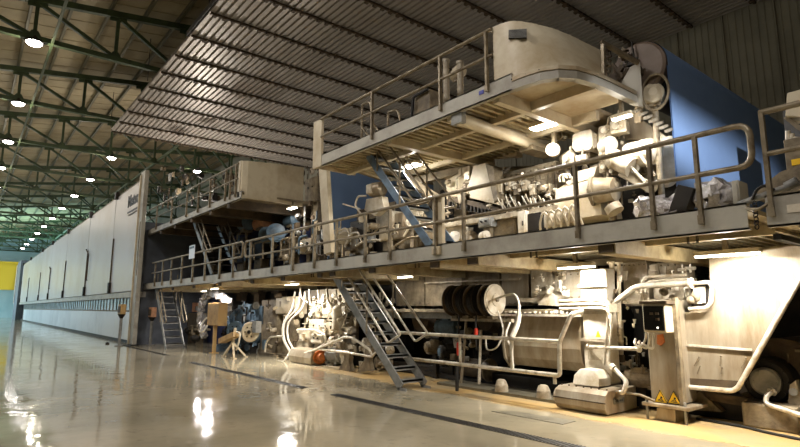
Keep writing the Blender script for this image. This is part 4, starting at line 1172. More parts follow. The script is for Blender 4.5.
fittings(t, 640, 700, 262, 302, 8.5, 8.8, 20, ['pale', 'chrome', 'dirty'], .03, .08, 13)
fittings(t, 616, 650, 345, 405, 8.5, 8.8, 22, ['dirty', 'umber', 'dark', 'galv'], .03, .09, 14)
fittings(t, 740, 800, 350, 425, 8.95, 9.05, 14, ['dirty', 'umber', 'dark'], .03, .09, 15)
# ================================================================== MACHINE, WALKWAY LEVEL
# right-hand blue felt on its top roll
c = at(637, 69, 8.4); R0 = .465
t = thing('felt_roll', 'large brown roll end carrying the blue felt at the top right', 'roll', (c.x, 8.8, c.z - R0))
MB().cyl((c.x, 8.5, c.z), (c.x, 17.3, c.z), R0 - .02, n=48).build('shell', 'dark', t)
MB().lathe((c.x, 8.4, c.z), (0, 1, 0), [(0, R0 - .04), (.03, R0), (.15, R0)], 48).build('end_disc', 'brownroll', t)
b = MB().lathe((c.x - .05, 8.3, c.z - .08), (0, 1, 0), [(0, .1), (.1, .16)], 20).bolts((c.x - .05, 8.35, c.z - .08), (0, -1, 0), .2, 6, .02, .03)
b.bar((c.x - .42, 8.3, c.z - .02), (c.x - .02, 8.3, c.z - .3), .08, .1).bar((c.x - .36, 8.28, c.z + .18), (c.x - .1, 8.28, c.z - .25), .05, .05)
for k in range(7): b.cbox((c.x - .3 + .06 * k, 8.28 + .01 * k, c.z + random.uniform(-.2, .12)), .08, .08, random.uniform(.06, .16), random.random(), random.random())
b.build('end_gear', 'umber', t)
fittings(t, 604, 634, 48, 84, 8.25, 8.4, 26, ['umber', 'dark', 'dirty'], .03, .08, 31)
X1 = c.x + R0
t = thing('blue_felt', 'wide blue felt sheet hanging from the top right roll', 'felt', (X1, 12, 2.8))
pr = []
for k in range(15):
    a = PI * .75 - k * PI * .75 / 14
    pr.append((c.x + (R0 + .012) * math.cos(a), c.z + (R0 + .012) * math.sin(a)))
pr += [(X1 + .015, c.z - .5), (X1 + .012, 4.0), (X1 + .01, 3.3), (X1 - .02, 2.72)]
vs = []
for x, z in pr: vs += [(x, 8.46, z), (x, 17.0, z)]
vs += [v for x, z in pr for v in ((x - .02, 8.46, z - .005), (x - .02, 17.0, z - .005))]
n = len(pr)
b = MB().add(vs, [(2 * i, 2 * i + 2, 2 * i + 3, 2 * i + 1) for i in range(n - 1)] + [(2 * n + 2 * i, 2 * n + 2 * i + 2, 2 * n + 2 * i + 3, 2 * n + 2 * i + 1) for i in range(n - 1)], True)
b.build('sheet', 'blue', t)
# cream guard plate and roll heads left of the felt
Yg = 8.9
t = thing('guard_plate', 'large cream guard plate with a rounded lower corner beside the blue felt', 'guard', at(650, 185, Yg))
MB().prism(bend([at(628, 150, Yg), at(674, 134, Yg), at(675, 180, Yg), at(668, 186, Yg), at(640, 188, Yg)], .1), (0, .12, 0)).build('plate', 'white', t)
MB().box(at(655, 150, 8.8).x, at(658.5, 150, 8.8).x, 8.8, 8.9, at(656, 176, 8.8).z, at(656, 148, 8.8).z).build('latch', 'dirty', t)
t = thing('doctor_beam', 'grey slanted beam end above the guard plate', 'beam', at(640, 135, 8.3))
MB().prism([at(625, 118, 8.95), at(634, 114, 8.95), at(672, 140, 8.95), at(672, 152, 8.95), at(660, 140, 8.95), at(625, 140, 8.95)], (0, .5, 0)).build('body', 'stainless', t, bevel=.015)
t = thing('vacuum_head', 'white domed vacuum head with a barrel body by the guard plate', 'vacuum head', at(630, 165, 8.1))
q = at(643, 153, 8.6)
MB().lathe(q - V(.28, 0, 0), (1, .1, 0), [(0, .2), (.05, .22), (.4, .23), (.5, .2), (.55, .12), (.57, .04)], 32).build('drum', 'white', t)
MB().cyl(at(612, 158, 8.5), at(633, 168, 8.45), .17).build('barrel', 'pale', t)
MB().lathe(at(611, 157, 8.45), (-1, -.4, 0), [(0, .2), (.06, .2), (.06, .1), (.12, .08)], 24).bolts(at(610, 157, 8.45), (-1, -.4, 0), .15, 8, .015, .03).build('flange', 'pale', t)
t = thing('tilt_arm', 'diagonal tan arm under the vacuum head', 'arm', at(640, 185, 8.0))
MB().bar(at(622, 172, 8.5), at(652, 188, 8.5), .14, .16).build('arm', 'stainless', t, bevel=.01)
MB().cyl(at(651, 187, 8.4), at(651, 187, 8.65), .1).build('pin', 'pale', t)
for (a, c_, m) in (((640, 155), (655, 176), 'pale'), ((628, 164), (645, 182), 'chrome')):
    MB().cyl(at(*a, 8.4), at(*c_, 8.4), .025).build('ram', m, t)

def drum(name, label, px, py, Y, r, L, m, axis=(-1, .45, 0), cat='motor', group=None, cap=None):
    q = at(px, py, Y); a = Vector(axis).normalized()
    t = thing(name, label, cat, q - V(0, 0, r), group)
    MB().lathe(q, a, [(0, r * .8), (.02, r * .97), (.05, r), (L - .05, r), (L, r * .9)], 24).build('body', m, t)
    b = MB().lathe(q - a * .03, a, [(0, r * .4), (.03, r * .75)], 20); b.bolts(q, -a, r * .6, 6, r * .07, .02)
    b.build('end_cap', cap or m, t)
    MB().cbox(q + a * L * .5 - V(0, 0, r), L * .5, r * 1.2, r * .4, math.atan2(a.y, a.x)).build('foot', 'dirty', t)
    m_ = q + a * L * .5; zb = 5.1 if m_.z > 5.1 else 2.65
    if m_.z - r * 1.2 > zb and q.y > 7.6: MB().cyl((m_.x, m_.y, zb), (m_.x, m_.y, m_.z - r), .05).build('stand', 'dirty', t)
    return t
# hexagonal motor box
t = thing('motor_cover', 'cream chamfered motor cover hung below the upper platform', 'cover', at(583, 150, 8.55))
b = MB(); q0 = at(572, 140, 8.55)
o = [(0, -.16), (0, .12), (.06, .2), (.0, .2)]
hx = [at(x, y, 8.55) for x, y in ((572, 136), (575, 132), (590, 129), (593, 133), (593, 146), (589, 150), (575, 152), (572, 148))]
b.prism(hx, (.0, .5, 0)); b.build('cover', 'white', t, bevel=.02)
MB().prism([at(x, y, 8.52) for x, y in ((593, 132), (597, 134), (597, 146), (593, 149))], (0, .4, 0)).build('side_plate', 'dirty', t)
MB().box(hx[6].x + .05, hx[5].x - .05, 8.65, 8.95, hx[6].z - .2, hx[6].z + .02).build('bracket', 'dirty', t)
for k in range(3):
    MB().cyl(at(600 + 2 * k, 128, 8.45), at(600 + 2 * k, 160 + 3 * k, 8.45), .022).build('conduit', 'pale', cat='conduit', group='conduits beside the motor cover',
        label=('left', 'middle', 'right')[k] + ' one of three upright conduits beside the chamfered motor cover')
drum('control_valve', 'small cream valve body under the motor cover', 572, 155, 8.55, .1, .3, 'pale', cat='valve')
drum('control_valve', 'round valve head at the top of the fittings column', 612, 143, 8.45, .14, .25, 'white', cat='valve')
drum('control_valve', 'small grimy valve low on the fittings column', 616, 185, 8.45, .09, .22, 'dirty', cat='valve')
for k, (px, py, s, m, l) in enumerate(((570, 160, .2, 'pale', 'cream actuator block under the motor cover'), (582, 160, .16, 'white', 'white actuator block right of the cream one'),
        (608, 132, .2, 'pale', 'cream fitting block high on the fittings column'), (620, 128, .22, 'white', 'bright fitting block near the roof of the bay'),
        (618, 122, .16, 'dirty', 'grimy fitting block just under the platform deck'), (607, 168, .18, 'pale', 'cream fitting block halfway down the fittings column'),
        (614, 172, .14, 'dirty', 'grimy fitting block halfway down the fittings column'), (605, 184, .2, 'pale', 'cream fitting block at the foot of the fittings column'))):
    q = at(px, py, 8.55)
    t = thing('fitting_block', l, 'block', q, 'fitting blocks')
    MB().cbox(q, s * 1.2, s, s, .2).build('block', m, t, bevel=.015)
    MB().cyl(q + V(0, -s * .5, 0), q + V(0, -s * .8, 0), s * .25).bolts(q + V(0, -s * .5, 0), (0, -1, 0), s * .38, 4, .012, .015).build('port', 'chrome', t)
    MB().cyl(q + V(0, 0, s * .4), q + V(.03, 0, s * 1.3), s * .12).build('stub_pipe', 'pale', t)
# big white hood cover with hand loops
t = thing('drive_cover', 'big white drive cover with a slanted lid behind the handrail', 'cover', at(580, 205, 8.65))
MB().prism([at(x, y, 8.55) for x, y in ((556, 196), (572, 183), (593, 178), (597, 166), (575, 172), (569, 182), (556, 190))], (0, .6, 0)).build('lid', 'white', t)
MB().prism([at(x, y, 8.50) for x, y in ((555, 190), (594, 178), (594, 196), (555, 204))], (0, .8, 0)).build('body', 'white', t, bevel=.02)
MB().prism([at(x, y, 8.45) for x, y in ((553, 203), (598, 193), (602, 215), (556, 222))], (0, .7, 0)).build('base_box', 'cream', t, bevel=.01)
for px in (560, 564):
    MB().tube(bend([at(px, 182, 8.50), at(px - 1, 176, 8.50), at(px + 5, 174, 8.50), at(px + 7, 178, 8.50)], .06), .022, 8).build('hand_loop', 'cream', t)
t = thing('gearbox', 'tan barrel gearbox at the right end of the white drive cover', 'gearbox', at(605, 192, 8.45))
MB().cyl(at(594, 191, 8.45), at(616, 189, 8.45), .24, .2).build('barrel', 'stainless', t)
MB().lathe(at(594, 191, 8.41), (-1, -.35, 0), [(0, .26), (.05, .26), (.07, .16)], 24).bolts(at(593, 191, 8.41), (-1, -.35, 0), .2, 8, .016, .05).build('flange', 'dirty', t)
MB().cyl(at(612, 206, 8.35), at(616, 212, 8.35), .14).build('elbow', 'pale', t)
# clear wrapping bundles
def bundle(label, px0, px1, py0, py1, Y, k):
    t = thing('plastic_bundle', label, 'bundle', at((px0 + px1) / 2, py1, Y), 'crumpled bundles')
    b = MB()
    for i in range(k):
        q = at(random.uniform(px0, px1), random.uniform(py0, py1), Y + random.uniform(0, .25))
        b.cbox(q, random.uniform(.1, .22), random.uniform(.1, .2), random.uniform(.08, .18), random.random() * 3, random.random() * 3)
    b.build('wrap', 'foil', t)
bundle('crumpled plastic-wrapped bundle left of the tall rail post by the felt', 640, 676, 200, 214, 7.2, 38)
bundle('crumpled plastic-wrapped bundle right of the tall rail post by the felt', 700, 730, 188, 206, 7.2, 38)
t = thing('toe_cabinet', 'pale grey narrow cabinet standing at the end of the walkway rail', 'cabinet', at(737, 205, 7.1))
a, c_ = at(731, 181, 7.1), at(741, 206, 7.1)
MB().box(a.x, c_.x, 7.1, 7.4, 2.7, a.z).build('case', 'fascia', t, bevel=.01)
MB().box(a.x + .02, c_.x - .02, 7.085, 7.1, 2.75, a.z - .04).build('door', 'fascia', t)
MB().cbox(at(684, 202, 7.2), .22, .2, .4, 0, .4).build('dark_case', 'dark', cat='case', label='dark leaning case between the two crumpled bundles', bevel=.01)
# right edge: winch console
t = thing('winch_console', 'brown sloping console with a yellow strip at the right edge of the walkway', 'console', at(780, 190, 7.2))
MB().prism([at(x, y, 7.1) for x, y in ((757, 190), (780, 172), (815, 158), (815, 190), (757, 200))], (0, .5, 0)).build('hood', 'dirty', t)
a, c_ = at(783, 140, 7.15), at(812, 168, 7.15)
MB().box(a.x, c_.x, 7.15, 7.6, c_.z, a.z).build('cabinet', 'dirty', t, bevel=.01)
MB().box(a.x + .06, c_.x, 7.13, 7.15, at(790, 166, 7.13).z, at(790, 160, 7.13).z).build('yellow_strip', 'yellow', t)
b = MB()
for k in range(3): b.cyl(at(788 + 4 * k, 140, 7.2), at(788 + 4 * k, 131 + 3 * k, 7.2), .028)
b.build('white_knobs', 'white', t)
t = thing('lamp_head', 'cream boxed machine head at the far right edge above the rail', 'machine head', at(795, 120, 7.2))
MB().prism([at(x, y, 7.2) for x, y in ((787, 93), (812, 86), (812, 118), (785, 116))], (0, .4, 0)).build('case', 'cream', t, bevel=.01)
MB().bar(at(786, 117, 7.3), at(812, 138, 7.3), .05, .05).build('strut', 'dirty', t)
t = thing('gas_spring', 'grey ram lying slanted along the right edge of the walkway', 'ram', at(770, 195, 6.6))
MB().cyl(at(738, 205, 6.5), at(790, 186, 6.5), .035).cyl(at(786, 187, 6.5), at(798, 181, 6.5), .05).build('barrel', 'galv', t)
MB().tube(curve([at(752, 200, 6.45), at(757, 190, 6.45), at(765, 186, 6.45), at(774, 190, 6.45)], 6), .015, 8).build('hose', 'dark', t)

# --- centre: pneumatics wall, doctor beam and tapered beam
t = thing('press_frame', 'pale cast press frame wall behind the pneumatics', 'frame', (-7, 9.2, 2.7))
a, c_ = at(496, 175, 9.0), at(556, 170, 9.0)
MB().box(a.x, c_.x, 9.0, 9.4, 2.7, 4.55).build('wall', 'pale', t, bevel=.02)
b = MB()
for k in range(9):
    x = a.x + .1 + k * (c_.x - a.x - .2) / 8
    b.cbox((x, 8.97, 3.9 + .12 * (k % 3)), .1, .08, random.uniform(.25, .6)); b.cyl((x + .06, 8.96, 3.6), (x + .06, 8.96, 4.3), .03)
bolt_plate(b, a.x, c_.x, 3.4, 4.5, 9.0, 9, .022)
b.build('ribs', 'dirty', t)
for k in range(14):
    px = 500 + 4 * k; m = ('hose', 'pale', 'white')[k % 3]
    q = at(px, 204 + 3 * math.sin(k * 1.7), 8.6)
    MB().tube(curve([q, q + V(.05, -.12, .1 + .05 * math.sin(k)), q + V(.14, -.2, .03), q + V(.2, -.1, -.2)], 6), .01, 8).build('air_line', m, cat='hose', group='air lines on the press frame',
        label=f'thin pale air line looping off the press frame, {ORD[k]} one from the left')
for k in range(7):
    q = at(502 + 8 * k, 190 - 4 * (k % 2), 8.75)
    t = thing('solenoid_valve', f'small pale solenoid valve on the press frame, {ORD[k]} one from the left', 'valve', q, 'solenoid valves')
    MB().cbox(q, .12, .16, .22).build('body', ('pale', 'white', 'dirty')[k % 3], t, bevel=.01)
    MB().cyl(q + V(0, -.08, .03), q + V(0, -.14, .03), .03).build('coil', 'chrome', t)
fittings(t, 498, 560, 166, 216, 8.6, 8.95, 44, ['pale', 'white', 'chrome', 'stainless', 'dirty'], .03, .09, 21)
fittings(t, 396, 500, 172, 246, 8.6, 9.0, 40, ['pale', 'cream', 'dirty', 'stainless'], .04, .11, 22)
fittings(t, 556, 626, 126, 186, 8.6, 8.9, 36, ['white', 'pale', 'white', 'chrome', 'dirty'], .03, .1, 23)
fittings(t, 620, 650, 165, 205, 8.7, 8.9, 10, ['dirty', 'pale', 'chrome'], .03, .09, 24)
fittings(t, 326, 396, 218, 256, 8.2, 8.6, 36, ['pale', 'cream', 'dirty', 'chrome', 'galv'], .04, .13, 25)
t = thing('header_beam', 'long pale header beam running behind the handrail', 'beam', at(500, 212, 8.5))
bb = MB().bar(at(440, 227, 8.5), at(560, 208, 8.5), .2, .1)
for k in range(10): bb.cyl(at(446 + 11 * k, 226 - 1.75 * k * 1.0, 8.38), at(446 + 11 * k, 226 - 1.75 * k, 8.3), .025, n=8)
bb.build('beam', 'pale', t)
cab('switch_cabinet', 517, 526.5, 212, 236, 8.3, .3, 'white', 'narrow white switch cabinet behind the handrail', True)
cab('dark_cabinet', 527, 541, 214, 234, 8.35, .3, 'dark', 'dark open cabinet right of the white switch cabinet', False)
cab('mesh_panel', 493, 516, 219, 240, 8.5, .2, 'dirty', 'grimy textured panel left of the white switch cabinet', False, None, 0, 'panel')
cab('relay_box', 478, 491, 219, 226, 8.3, .2, 'galv', 'small grey relay box behind the handrail', False, None, 2, 'box')
for k in range(5):
    q = at(541 + 7 * k, 234, 8.0)
    MB().tube(curve([q, q + V(.03, -.05, .2), q + V(.14, -.08, .36 + .03 * k), q + V(.26, -.02, .2), q + V(.3, 0, -.03)], 6), .02, 8).build('white_hose', 'white', cat='hose', group='white hoses at the dark cabinet',
        label=f'white hose arching beside the dark cabinet, {ORD[k]} one from the left')
drum('filter_bowl', 'white filter bowl among the white hoses', 551, 228, 8.1, .12, .25, 'white', (0, 0, 1), 'filter')
drum('filter_bowl', 'second filter bowl right of the first', 562, 226, 8.1, .1, .25, 'pale', (0, 0, 1), 'filter')
drum('filter_bowl', 'third filter bowl at the end of the white hoses', 571, 224, 8.1, .1, .2, 'stainless', (0, 0, 1), 'filter')
t = thing('toothed_beam', 'dark tapered beam with a toothed underside behind the rail', 'beam', at(470, 205, 8.8))
MB().prism([at(x, y, 8.8) for x, y in ((448, 196), (500, 207), (500, 213), (488, 216), (446, 207))], (0, .3, 0)).build('beam', 'umber', t)
b = MB()
for k in range(12):
    q = at(450 + 3.6 * k, 204 + .8 * k, 8.75); b.cbox(q, .035, .06, .12)
b.build('teeth', 'dark', t)
t = thing('splayed_support', 'broad pale splayed support under the upper platform', 'support', at(488, 200, 8.7))
MB().prism([at(x, y, 8.6) for x, y in ((473, 166), (488, 162), (498, 205), (470, 198), (468, 186))], (0, .2, 0)).build('web', 'cream', t, bevel=.015)
MB().prism([at(x, y, 8.55) for x, y in ((485, 163), (493, 166), (498, 199), (494, 203))], (0, .3, 0)).build('flange', 'dirty', t, bevel=.01)
cab('cover_panel', 446, 470, 172, 194, 9.0, .2, 'cream', 'pale cream cover panel left of the splayed support', False, None, 0, 'panel')
for k, (x0, y0, x1, y1, Y, m, lab) in enumerate(((420, 176, 560, 170, 9.4, 'dirty', 'long grimy beam under the upper platform soffit'),
        (440, 158, 520, 152, 9.2, 'cream', 'cream channel beam close under the soffit'), (395, 225, 470, 232, 8.9, 'pale', 'pale beam low behind the upper stair foot'))):
    MB().bar(at(x0, y0, Y), at(x1, y1, Y), .2, .22).build('cross_member', m, cat='beam', label=lab, bevel=.01)
drum('drive_barrel', 'white barrel drive low behind the gate post', 456, 238, 8.4, .16, .35, 'white', cat='drive')
drum('drive_barrel', 'pale barrel drive right of the white one', 472, 238, 8.5, .17, .3, 'stainless', cat='drive')
drum('drive_barrel', 'small white barrel drive beside the relay box', 487, 235, 8.3, .1, .25, 'white', cat='drive')
t = thing('wedge_plate', 'white slanted wedge plate behind the gate post', 'plate', at(450, 235, 8.5))
MB().prism([at(x, y, 8.5) for x, y in ((440, 226), (462, 222), (466, 244), (456, 246))], (0, .1, 0)).build('plate', 'white', t)
# pale disc end
t = thing('tank_end', 'pale round disc end hanging under the upper platform', 'disc', at(553, 157, 8.4))
q = at(553, 150, 8.3)
MB().lathe(q, (.6, -1, 0), [(-.12, .12), (0, .14), (.03, .13)], 28).build('disc', 'stainless', t)
MB().box(q.x - .03, q.x + .03, q.y + .02, q.y + .1, q.z + .1, 4.9).build('hanger', 'dirty', t)

# --- left of centre: blue felts, columns, robot-like actuator
def felt(label, m, X, y0, y1, z0, z1):
    t = thing('hanging_felt', label, 'felt', (X, (y0 + y1) / 2, z0))
    MB().box(X - .012, X + .012, y0, y1, z0, z1).build('sheet', m, t)
    MB().cyl((X - .16, y0, z1 + .02), (X - .16, y1, z1 + .02), .17, n=24).build('carrier_roll', 'dirty', t)
p = at(329, 200, 8.9)
felt('blue felt panel hanging left of the upper stair', 'blue', p.x, 8.9, 13.5, 2.7, at(330, 168, 8.9).z + .1)
p = at(301, 220, 8.9)
felt('dark navy felt panel left of the cream upright', 'navy', p.x, 8.9, 12.5, 2.7, 4.5)
a, c_ = at(318, 168, 7.0), at(326, 168, 7.0)
t = thing('felt_upright', 'cream upright column beside the blue felt', 'column', (a.x, 8.7, 2.7))
MB().prism([at(318.5, 166, 7.0), at(326, 166, 7.0), at(331, 252, 7.0), at(324, 254, 7.0)], (0, .12, 0)).build('column', 'cream', t)
q = at(327.5, 252, 7.0)
MB().box(q.x - .2, q.x + .2, 6.95, 7.2, 2.65, 2.7).build('foot', 'dirty', t)
t = thing('guide_actuator', 'white guide actuator with a looped pipe handle in front of the blue felt', 'actuator', at(372, 200, 8.2))
q = at(373, 190, 8.2)
MB().lathe(q - V(.12, 0, 0), (1, .3, 0), [(0, .16), (.1, .2), (.4, .2), (.46, .14)], 24).build('drum', 'stainless', t)
MB().cbox(q + V(.02, -.12, 0), .2, .12, .26).build('cap_plate', 'white', t, bevel=.02)
MB().prism([at(x, y, 8.1) for x, y in ((366, 199), (382, 196), (384, 208), (374, 216), (364, 210))], (0, .2, 0)).build('bracket', 'white', t, bevel=.02)
MB().tube(bend([at(366, 196, 8.1), at(358, 196, 8.1), at(355, 205, 8.1), at(360, 213, 8.1), at(366, 218, 8.1)], .1), .028, 10).build('loop_pipe', 'white', t)
MB().cyl(at(343, 204, 8.1), at(360, 209, 8.1), .022).build('lever', 'white', t)
MB().lathe(at(362, 219, 8.1), (.5, -1, 0), [(0, .1), (.04, .09)], 16).build('knob', 'white', t)
for k, (px0, px1, py0, py1, m, lab) in enumerate(((376, 392, 214, 226, 'pale', 'cream gearbox right of the guide actuator'), (379, 390, 227, 240, 'cream', 'cream box low behind the rail under the gearbox'),
        (393, 404, 214, 238, 'stainless', 'tan upright box beside the blue stair foot'), (338, 352, 230, 250, 'pale', 'pale boxed bearing in front of the blue felt foot'),
        (326, 337, 236, 254, 'cream', 'cream bearing block at the left foot of the blue felt'), (405, 418, 208, 232, 'pale', 'pale cabinet behind the upper stair stringer'),
        (420, 434, 214, 240, 'stainless', 'tan cabinet behind the upper stair handrail'), (350, 366, 222, 240, 'dark', 'dark machine block under the guide actuator'))):
    cab('machine_box', px0, px1, py0, py1, 8.5 + .05 * k, .35, m, lab, False, None, k % 3, 'machine box')
drum('bearing_head', 'round cream bearing head in front of the blue felt', 344, 238, 8.4, .2, .3, 'cream', (-1, .8, 0), 'bearing')
drum('bearing_head', 'small round bearing head left of the blue felt foot', 331, 243, 8.4, .14, .3, 'pale', (-1, .8, 0), 'bearing')
drum('bearing_head', 'pale bearing head behind the blue stair', 412, 222, 8.4, .16, .3, 'pale', (-1, .8, 0), 'bearing')
for k, pts in enumerate((((333, 246), (336, 232), (346, 228), (352, 236)), ((345, 247), (350, 234), (358, 232), (362, 242)), ((370, 238), (378, 228), (392, 226), (398, 234)),
                         ((404, 236), (410, 226), (420, 224), (428, 230)), ((356, 246), (366, 240), (380, 240)), ((395, 246), (408, 238), (424, 236)))):
    MB().tube(bend([at(x, y, 8.2) for x, y in pts], .1), .03, 10).build('process_pipe', ('cream', 'chrome', 'dirty')[k % 3], cat='pipe', group='process pipes behind the middle handrail',
        label=['cream bent pipe nearest the cream upright', 'bright bent pipe in front of the blue felt', 'grimy bent pipe under the guide actuator', 'cream bent pipe behind the stair foot',
               'bright low pipe below the guide actuator', 'grimy low pipe left of the gate post'][k])
# diagonal soffit struts near the upper stair
for k, (a, c_, m, lab) in enumerate((((333, 160), (384, 178), 'beam', 'yellowish beam running back under the left end of the upper platform'),
                                     ((386, 166), (440, 200), 'dirty', 'grimy diagonal beam behind the upper stair'), ((398, 186), (470, 168), 'dirty', 'brown brace crossing behind the upper stair'))):
    MB().bar(at(*a, 7.4 + .4 * k), at(*c_, 8.6 + .3 * k), .16, .18).build('brace', m, cat='beam', label=lab)

# --- far left on the walkway
for k, (px, py, r, m, lab) in enumerate(((267, 235, .3, 'motor', 'pale blue hand wheel, left one of the pair behind the far rail'), (276, 233, .33, 'motor', 'pale blue hand wheel, right one of the pair behind the far rail'))):
    q = at(px, py, 8.2)
    t = thing('hand_wheel', lab, 'wheel', q, 'hand wheels')
    MB().lathe(q, (1, -.5, 0), [(0, r * .55), (.0, r), (.08, r), (.1, r * .55)], 28).build('rim', m, t)
    MB().cyl(q, q + V(-.5, .3, 0), .06).build('spindle', 'rail', t)
drum('far_motor', 'blue motor slung under the far platform', 250, 222, 8.4, .3, .8, 'motor', (-1, .1, 0))
drum('far_motor', 'peach tank end under the far platform', 269, 220, 8.6, .25, 1.4, 'peach', (-1, .1, 0), 'tank')
drum('far_motor', 'shiny blue cylinder beside the dark navy felt', 296, 219, 8.6, .2, .8, 'motor', (-1, .1, 0), 'cylinder')
for k, (px0, px1, py0, py1, m, lab) in enumerate(((232, 243, 240, 262, 'dark', 'dark machine block behind the looped rail end'), (248, 262, 240, 258, 'dark', 'dark machine block behind the second rail loop'),
        (281, 291, 238, 256, 'dirty', 'brown machine block right of the hand wheels'), (300, 312, 240, 252, 'stainless', 'tan machine block below the navy felt'), (205, 214, 246, 262, 'dark', 'dark machine block by the far stair foot'),
        (305, 317, 180, 200, 'dirty', 'brown machine block high beside the boxed cream end'))):
    cab('machine_box', px0, px1, py0, py1, 8.6, .5, m, lab, False, None, k % 3, 'machine box')
for k in range(8):
    px = 236 + 9 * k
    MB().tube(bend([at(px, 262 - 1.1 * k, 8.0), at(px, 246 - 1.2 * k, 8.0), at(px + 8, 244 - 1.2 * k, 8.1)], .1), .035, 8).build('process_pipe', ('dirty', 'motor', 'rail')[k % 3], cat='pipe', group='pipes behind the far handrail',
        label=f'dim upright pipe behind the far handrail, {ORD[k]} one from the left')
t = thing('far_press', 'dark tangled press machinery behind the far walkway handrail', 'machinery', at(270, 258, 8.9))
MB().bar(at(236, 262, 8.9), at(322, 246, 8.9), .3, .2).build('base', 'dark', t)
fittings(t, 236, 322, 208, 262, 8.3, 8.9, 60, ['dark', 'dirty', 'umber', 'motor', 'galv', 'stainless'], .07, .2, 26)
fittings(t, 298, 318, 170, 240, 8.5, 8.8, 22, ['dirty', 'umber', 'stainless'], .06, .16, 27)
fittings(t, 155, 232, 240, 276, 8.6, 8.9, 24, ['dark', 'dirty', 'galv'], .07, .18, 28)
t = thing('pipe_gallery', 'dark tangled pipework seen through the railing of the far upper platform', 'pipework', at(200, 205, 9.3))
MB().bar(V(-25.5, 9.4, 5.2), V(-16.5, 9.4, 5.2), .2, .2).build('base', 'dark', t)
fittings(t, 156, 236, 168, 208, 9.0, 9.6, 46, ['dark', 'dirty', 'umber', 'galv'], .1, .26, 41)
t = thing('notice_board', 'small white notice hanging on the far handrail near the hood column', 'notice', at(192, 258, 6.1))
a, c_ = at(189.5, 246, 6.1), at(194, 258, 6.1)
MB().box(a.x, c_.x, 6.1, 6.12, c_.z, a.z).build('sheet', 'hoodlow', t)
MB().box(a.x + .06, c_.x - .06, 6.09, 6.1, a.z - .12, a.z - .04).build('header_bar', 'motor', t)
b = MB().box(-25, -18, 9.4, 9.5, 2.7, 4.9); b.build('blue_partition', 'navy', cat='partition', label='dim blue-grey partition behind the far walkway')

# --- on the upper platform
drum('deck_motor', 'small white motor standing on the upper platform behind the rail', 461, 70, 6.9, .13, .3, 'cream', (-1, .4, 0))
for k, (px0, py0, py1, lab) in enumerate(((446, 62, 84, 'left white bollard behind the upper rail'), (460, 64, 80, 'right white bollard behind the upper rail'))):
    p, q = at(px0, py0, 6.8), at(px0, py1, 6.8)
    MB().cyl(V(p.x, 6.8, 5.1), p, .06).lathe(p, (0, 0, 1), [(0, .07), (.05, .07), (.07, .03)], 14).build('bollard', 'pale', cat='bollard', group='bollards', label=lab)
t = thing('hose_crate', 'dark coil box on the upper platform deck', 'box', at(420, 108, 7.0))
a, c_ = at(412, 97, 6.9), at(430, 112, 6.9)
MB().box(a.x, c_.x, 6.9, 7.3, 5.1, a.z).build('case', 'dirty', t, bevel=.02)
MB().tube(bend([V(a.x, 6.85, 5.15), V(a.x + .1, 6.85, a.z - .05), V(c_.x, 6.85, a.z - .02)], .08), .03, 8).build('arm', 'black', t)
for k, px in enumerate((362, 388)):
    p = at(px, 104 if k == 0 else 112, 7.0)
    MB().tube(bend([V(p.x, 7.0, 5.1), V(p.x, 7.0, p.z), V(p.x + .35, 7.0, p.z - .05), V(p.x + .6, 7.0, 5.15)], .1), .03, 8).build('stair_hoop', 'rail', cat='hoop', group='stair hoops',
        label=('left', 'right')[k] + ' bent pipe hoop at the head of the upper stair')
b = MB()
drum('tension_roll', 'cream cylinder under the felt roll beside the corner gusset', 653, 92, 8.4, .17, .35, 'cream', (-.4, 1, 0), 'cylinder')
t = thing('roll_bracket', 'dark ring bracket around the cream cylinder under the felt roll', 'bracket', at(655, 92, 8.35))
q = at(655, 92, 8.35)
MB().tube([q + V(.27 * math.cos(a) * .8, 0, .3 * math.sin(a)) for a in [2 * PI * j / 28 for j in range(28)]], .022, 8, True).build('ring', 'dirty', t)
MB().bar(q + V(-.3, .05, .2), q + V(-.35, .1, -.4), .1, .08).build('arm', 'stainless', t)
t = thing('louver_plate', 'slatted pale grille under the platform beside the felt', 'grille', at(655, 125, 8.3))
for k in range(7):
    MB().bar(at(634 + 5.4 * k, 112 + 3.2 * k, 8.0), at(643 + 5 * k, 108 + 3.4 * k, 8.7), .05, .04).build('slat', 'pale', t)
# small roof-edge camera posts and cream strip light frames under the platforms
LAMPS = [('flat work lamp glowing under the upper platform by the carrier tube', V(-5.55, 7.8, 4.84), .5, .24, 50),
         ('flat work lamp glowing under the upper platform at the upper stair', V(-9.1, 7.7, 4.84), .5, .26, 75),
         ('long fluorescent lamp under the walkway above the pedestal column', V(-5.1, 7.9, 2.28), .7, .12, 100),
         ('long fluorescent lamp under the walkway above the bright chute', V(-2.75, 7.75, 2.3), .8, .12, 120),
         ('fluorescent lamp under the walkway above the bright pump bay', V(-14.4, 7.5, 2.3), .75, .12, 150),
         ('work lamp over the foil hoses in the far bay', V(-19.4, 7.0, 2.3), .6, .12, 60),
         ('work lamp under the walkway beside the far stair', V(-22.2, 7.6, 2.3), .5, .12, 45),  # added to brighten the boxes beside the far stair
         ('work lamp over the stair bay under the walkway', V(-9.6, 7.9, 2.32), .5, .12, 18),
         ('work lamp under the platform between the motor cover and the felt', at(622, 117, 8.0), .35, .12, 52),
         ('work lamp over the far walkway bay', V(-15.5, 8.0, 4.82), .45, .2, 30)]
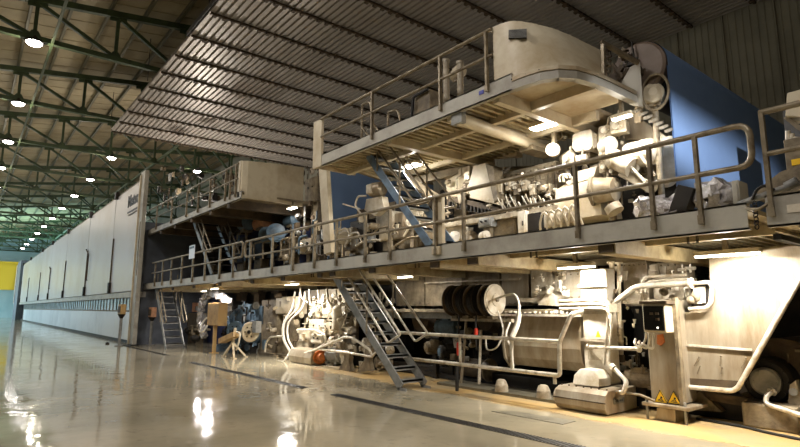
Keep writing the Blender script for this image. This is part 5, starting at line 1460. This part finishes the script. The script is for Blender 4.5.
for lab, p, sx, sy, pw in LAMPS:
    t = thing('work_lamp', lab, 'lamp', p, 'work lamps')
    MB().box(p.x - sx / 2, p.x + sx / 2, p.y - sy / 2, p.y + sy / 2, p.z, p.z + .06).build('housing', 'cream', t, bevel=.01)
    MB().box(p.x - sx / 2 + .02, p.x + sx / 2 - .02, p.y - sy / 2 + .02, p.y + sy / 2 - .02, p.z - .025, p.z).build('diffuser', 'panel_lamp', t, label='glowing warm diffuser')
    MB().box(p.x - .03, p.x + .03, p.y - .03, p.y + .03, p.z + .06, (5.04 if p.z > 4 else 2.56)).build('hanger', 'dirty', t)
    light('work_light', 'AREA', p - V(0, 0, .03), pw * 1.1, WARM if p.x > -18 else COOL, sx, p - V(0, 0, 3), size_y=sy)
    light('work_spill', 'POINT', p - V(0, 0, .1), pw * .24, WARM if p.x > -18 else COOL, .04)
# added fill lights, hidden from view, that brighten the corrugated ceiling from below
for p, pw in ((V(-6.6, 8.9, 5.5), 60), (V(-9.5, 9.0, 5.5), 40), (V(-19, 9.2, 5.6), 170), (V(-29.5, 9.4, 6.3), 750)):
    light('deck_lamp', 'POINT', p, pw, (1, .92, .82), .05)
# unseen flood lamp raking the blue felt; flaps added to shape the band
fl = V(1.2, 5.8, 5.4); fa = V(-3.5, 9.1, 4.25)
light('flood_light', 'SPOT', fl, 2600, (.95, .97, 1), .02, fa, .9, .3)
d = (fa - fl).normalized(); u = frame(d)[2]
t = thing('flood_lamp', 'flood lamp with two barn doors at the near end of the walkway', 'lamp', fl)
for k in (-1, 1):
    q = fl + d * .3 + u * k * .026
    MB().prism([q + V(.3, .3, 0).normalized() * 0 + frame(d)[1] * sgn for sgn in (-.3, .3)] + [q + d * .02 + u * k * .4 + frame(d)[1] * sgn for sgn in (.3, -.3)], d * .01).build('barn_door', 'dark', t)

# ================================================================== DAYLIGHT AT THE FAR END
light('far_daylight', 'AREA', (-96, -12, 3), 9000, DAY, 6, (-100, 6, 2), size_y=14)
light('far_roof_light', 'AREA', (-85, 3, 9.5), 2600, (.5, .95, .9), 14, (-85, 3, 14), size_y=20)
light('aisle_daylight', 'AREA', (-60, -12, 7), 1700, (.5, .78, 1), 40, (-60, 6, 2), size_y=5)
w = bpy.data.worlds.new('hall_air'); SC.world = w; w.use_nodes = True
w.node_tree.nodes['Background'].inputs['Color'].default_value = (.9, .85, .75, 1)
w.node_tree.nodes['Background'].inputs['Strength'].default_value = .05
vs_ = SC.view_settings
vs_.view_transform = 'Standard'; vs_.look = 'None'; vs_.gamma = 1; vs_.use_curve_mapping = False
vs_.exposure = .12
SC.cycles.use_denoising = True
SC.cycles.max_bounces = 6
SC.cycles.sample_clamp_indirect = 6
SC.cycles.caustics_reflective = False; SC.cycles.caustics_refractive = False
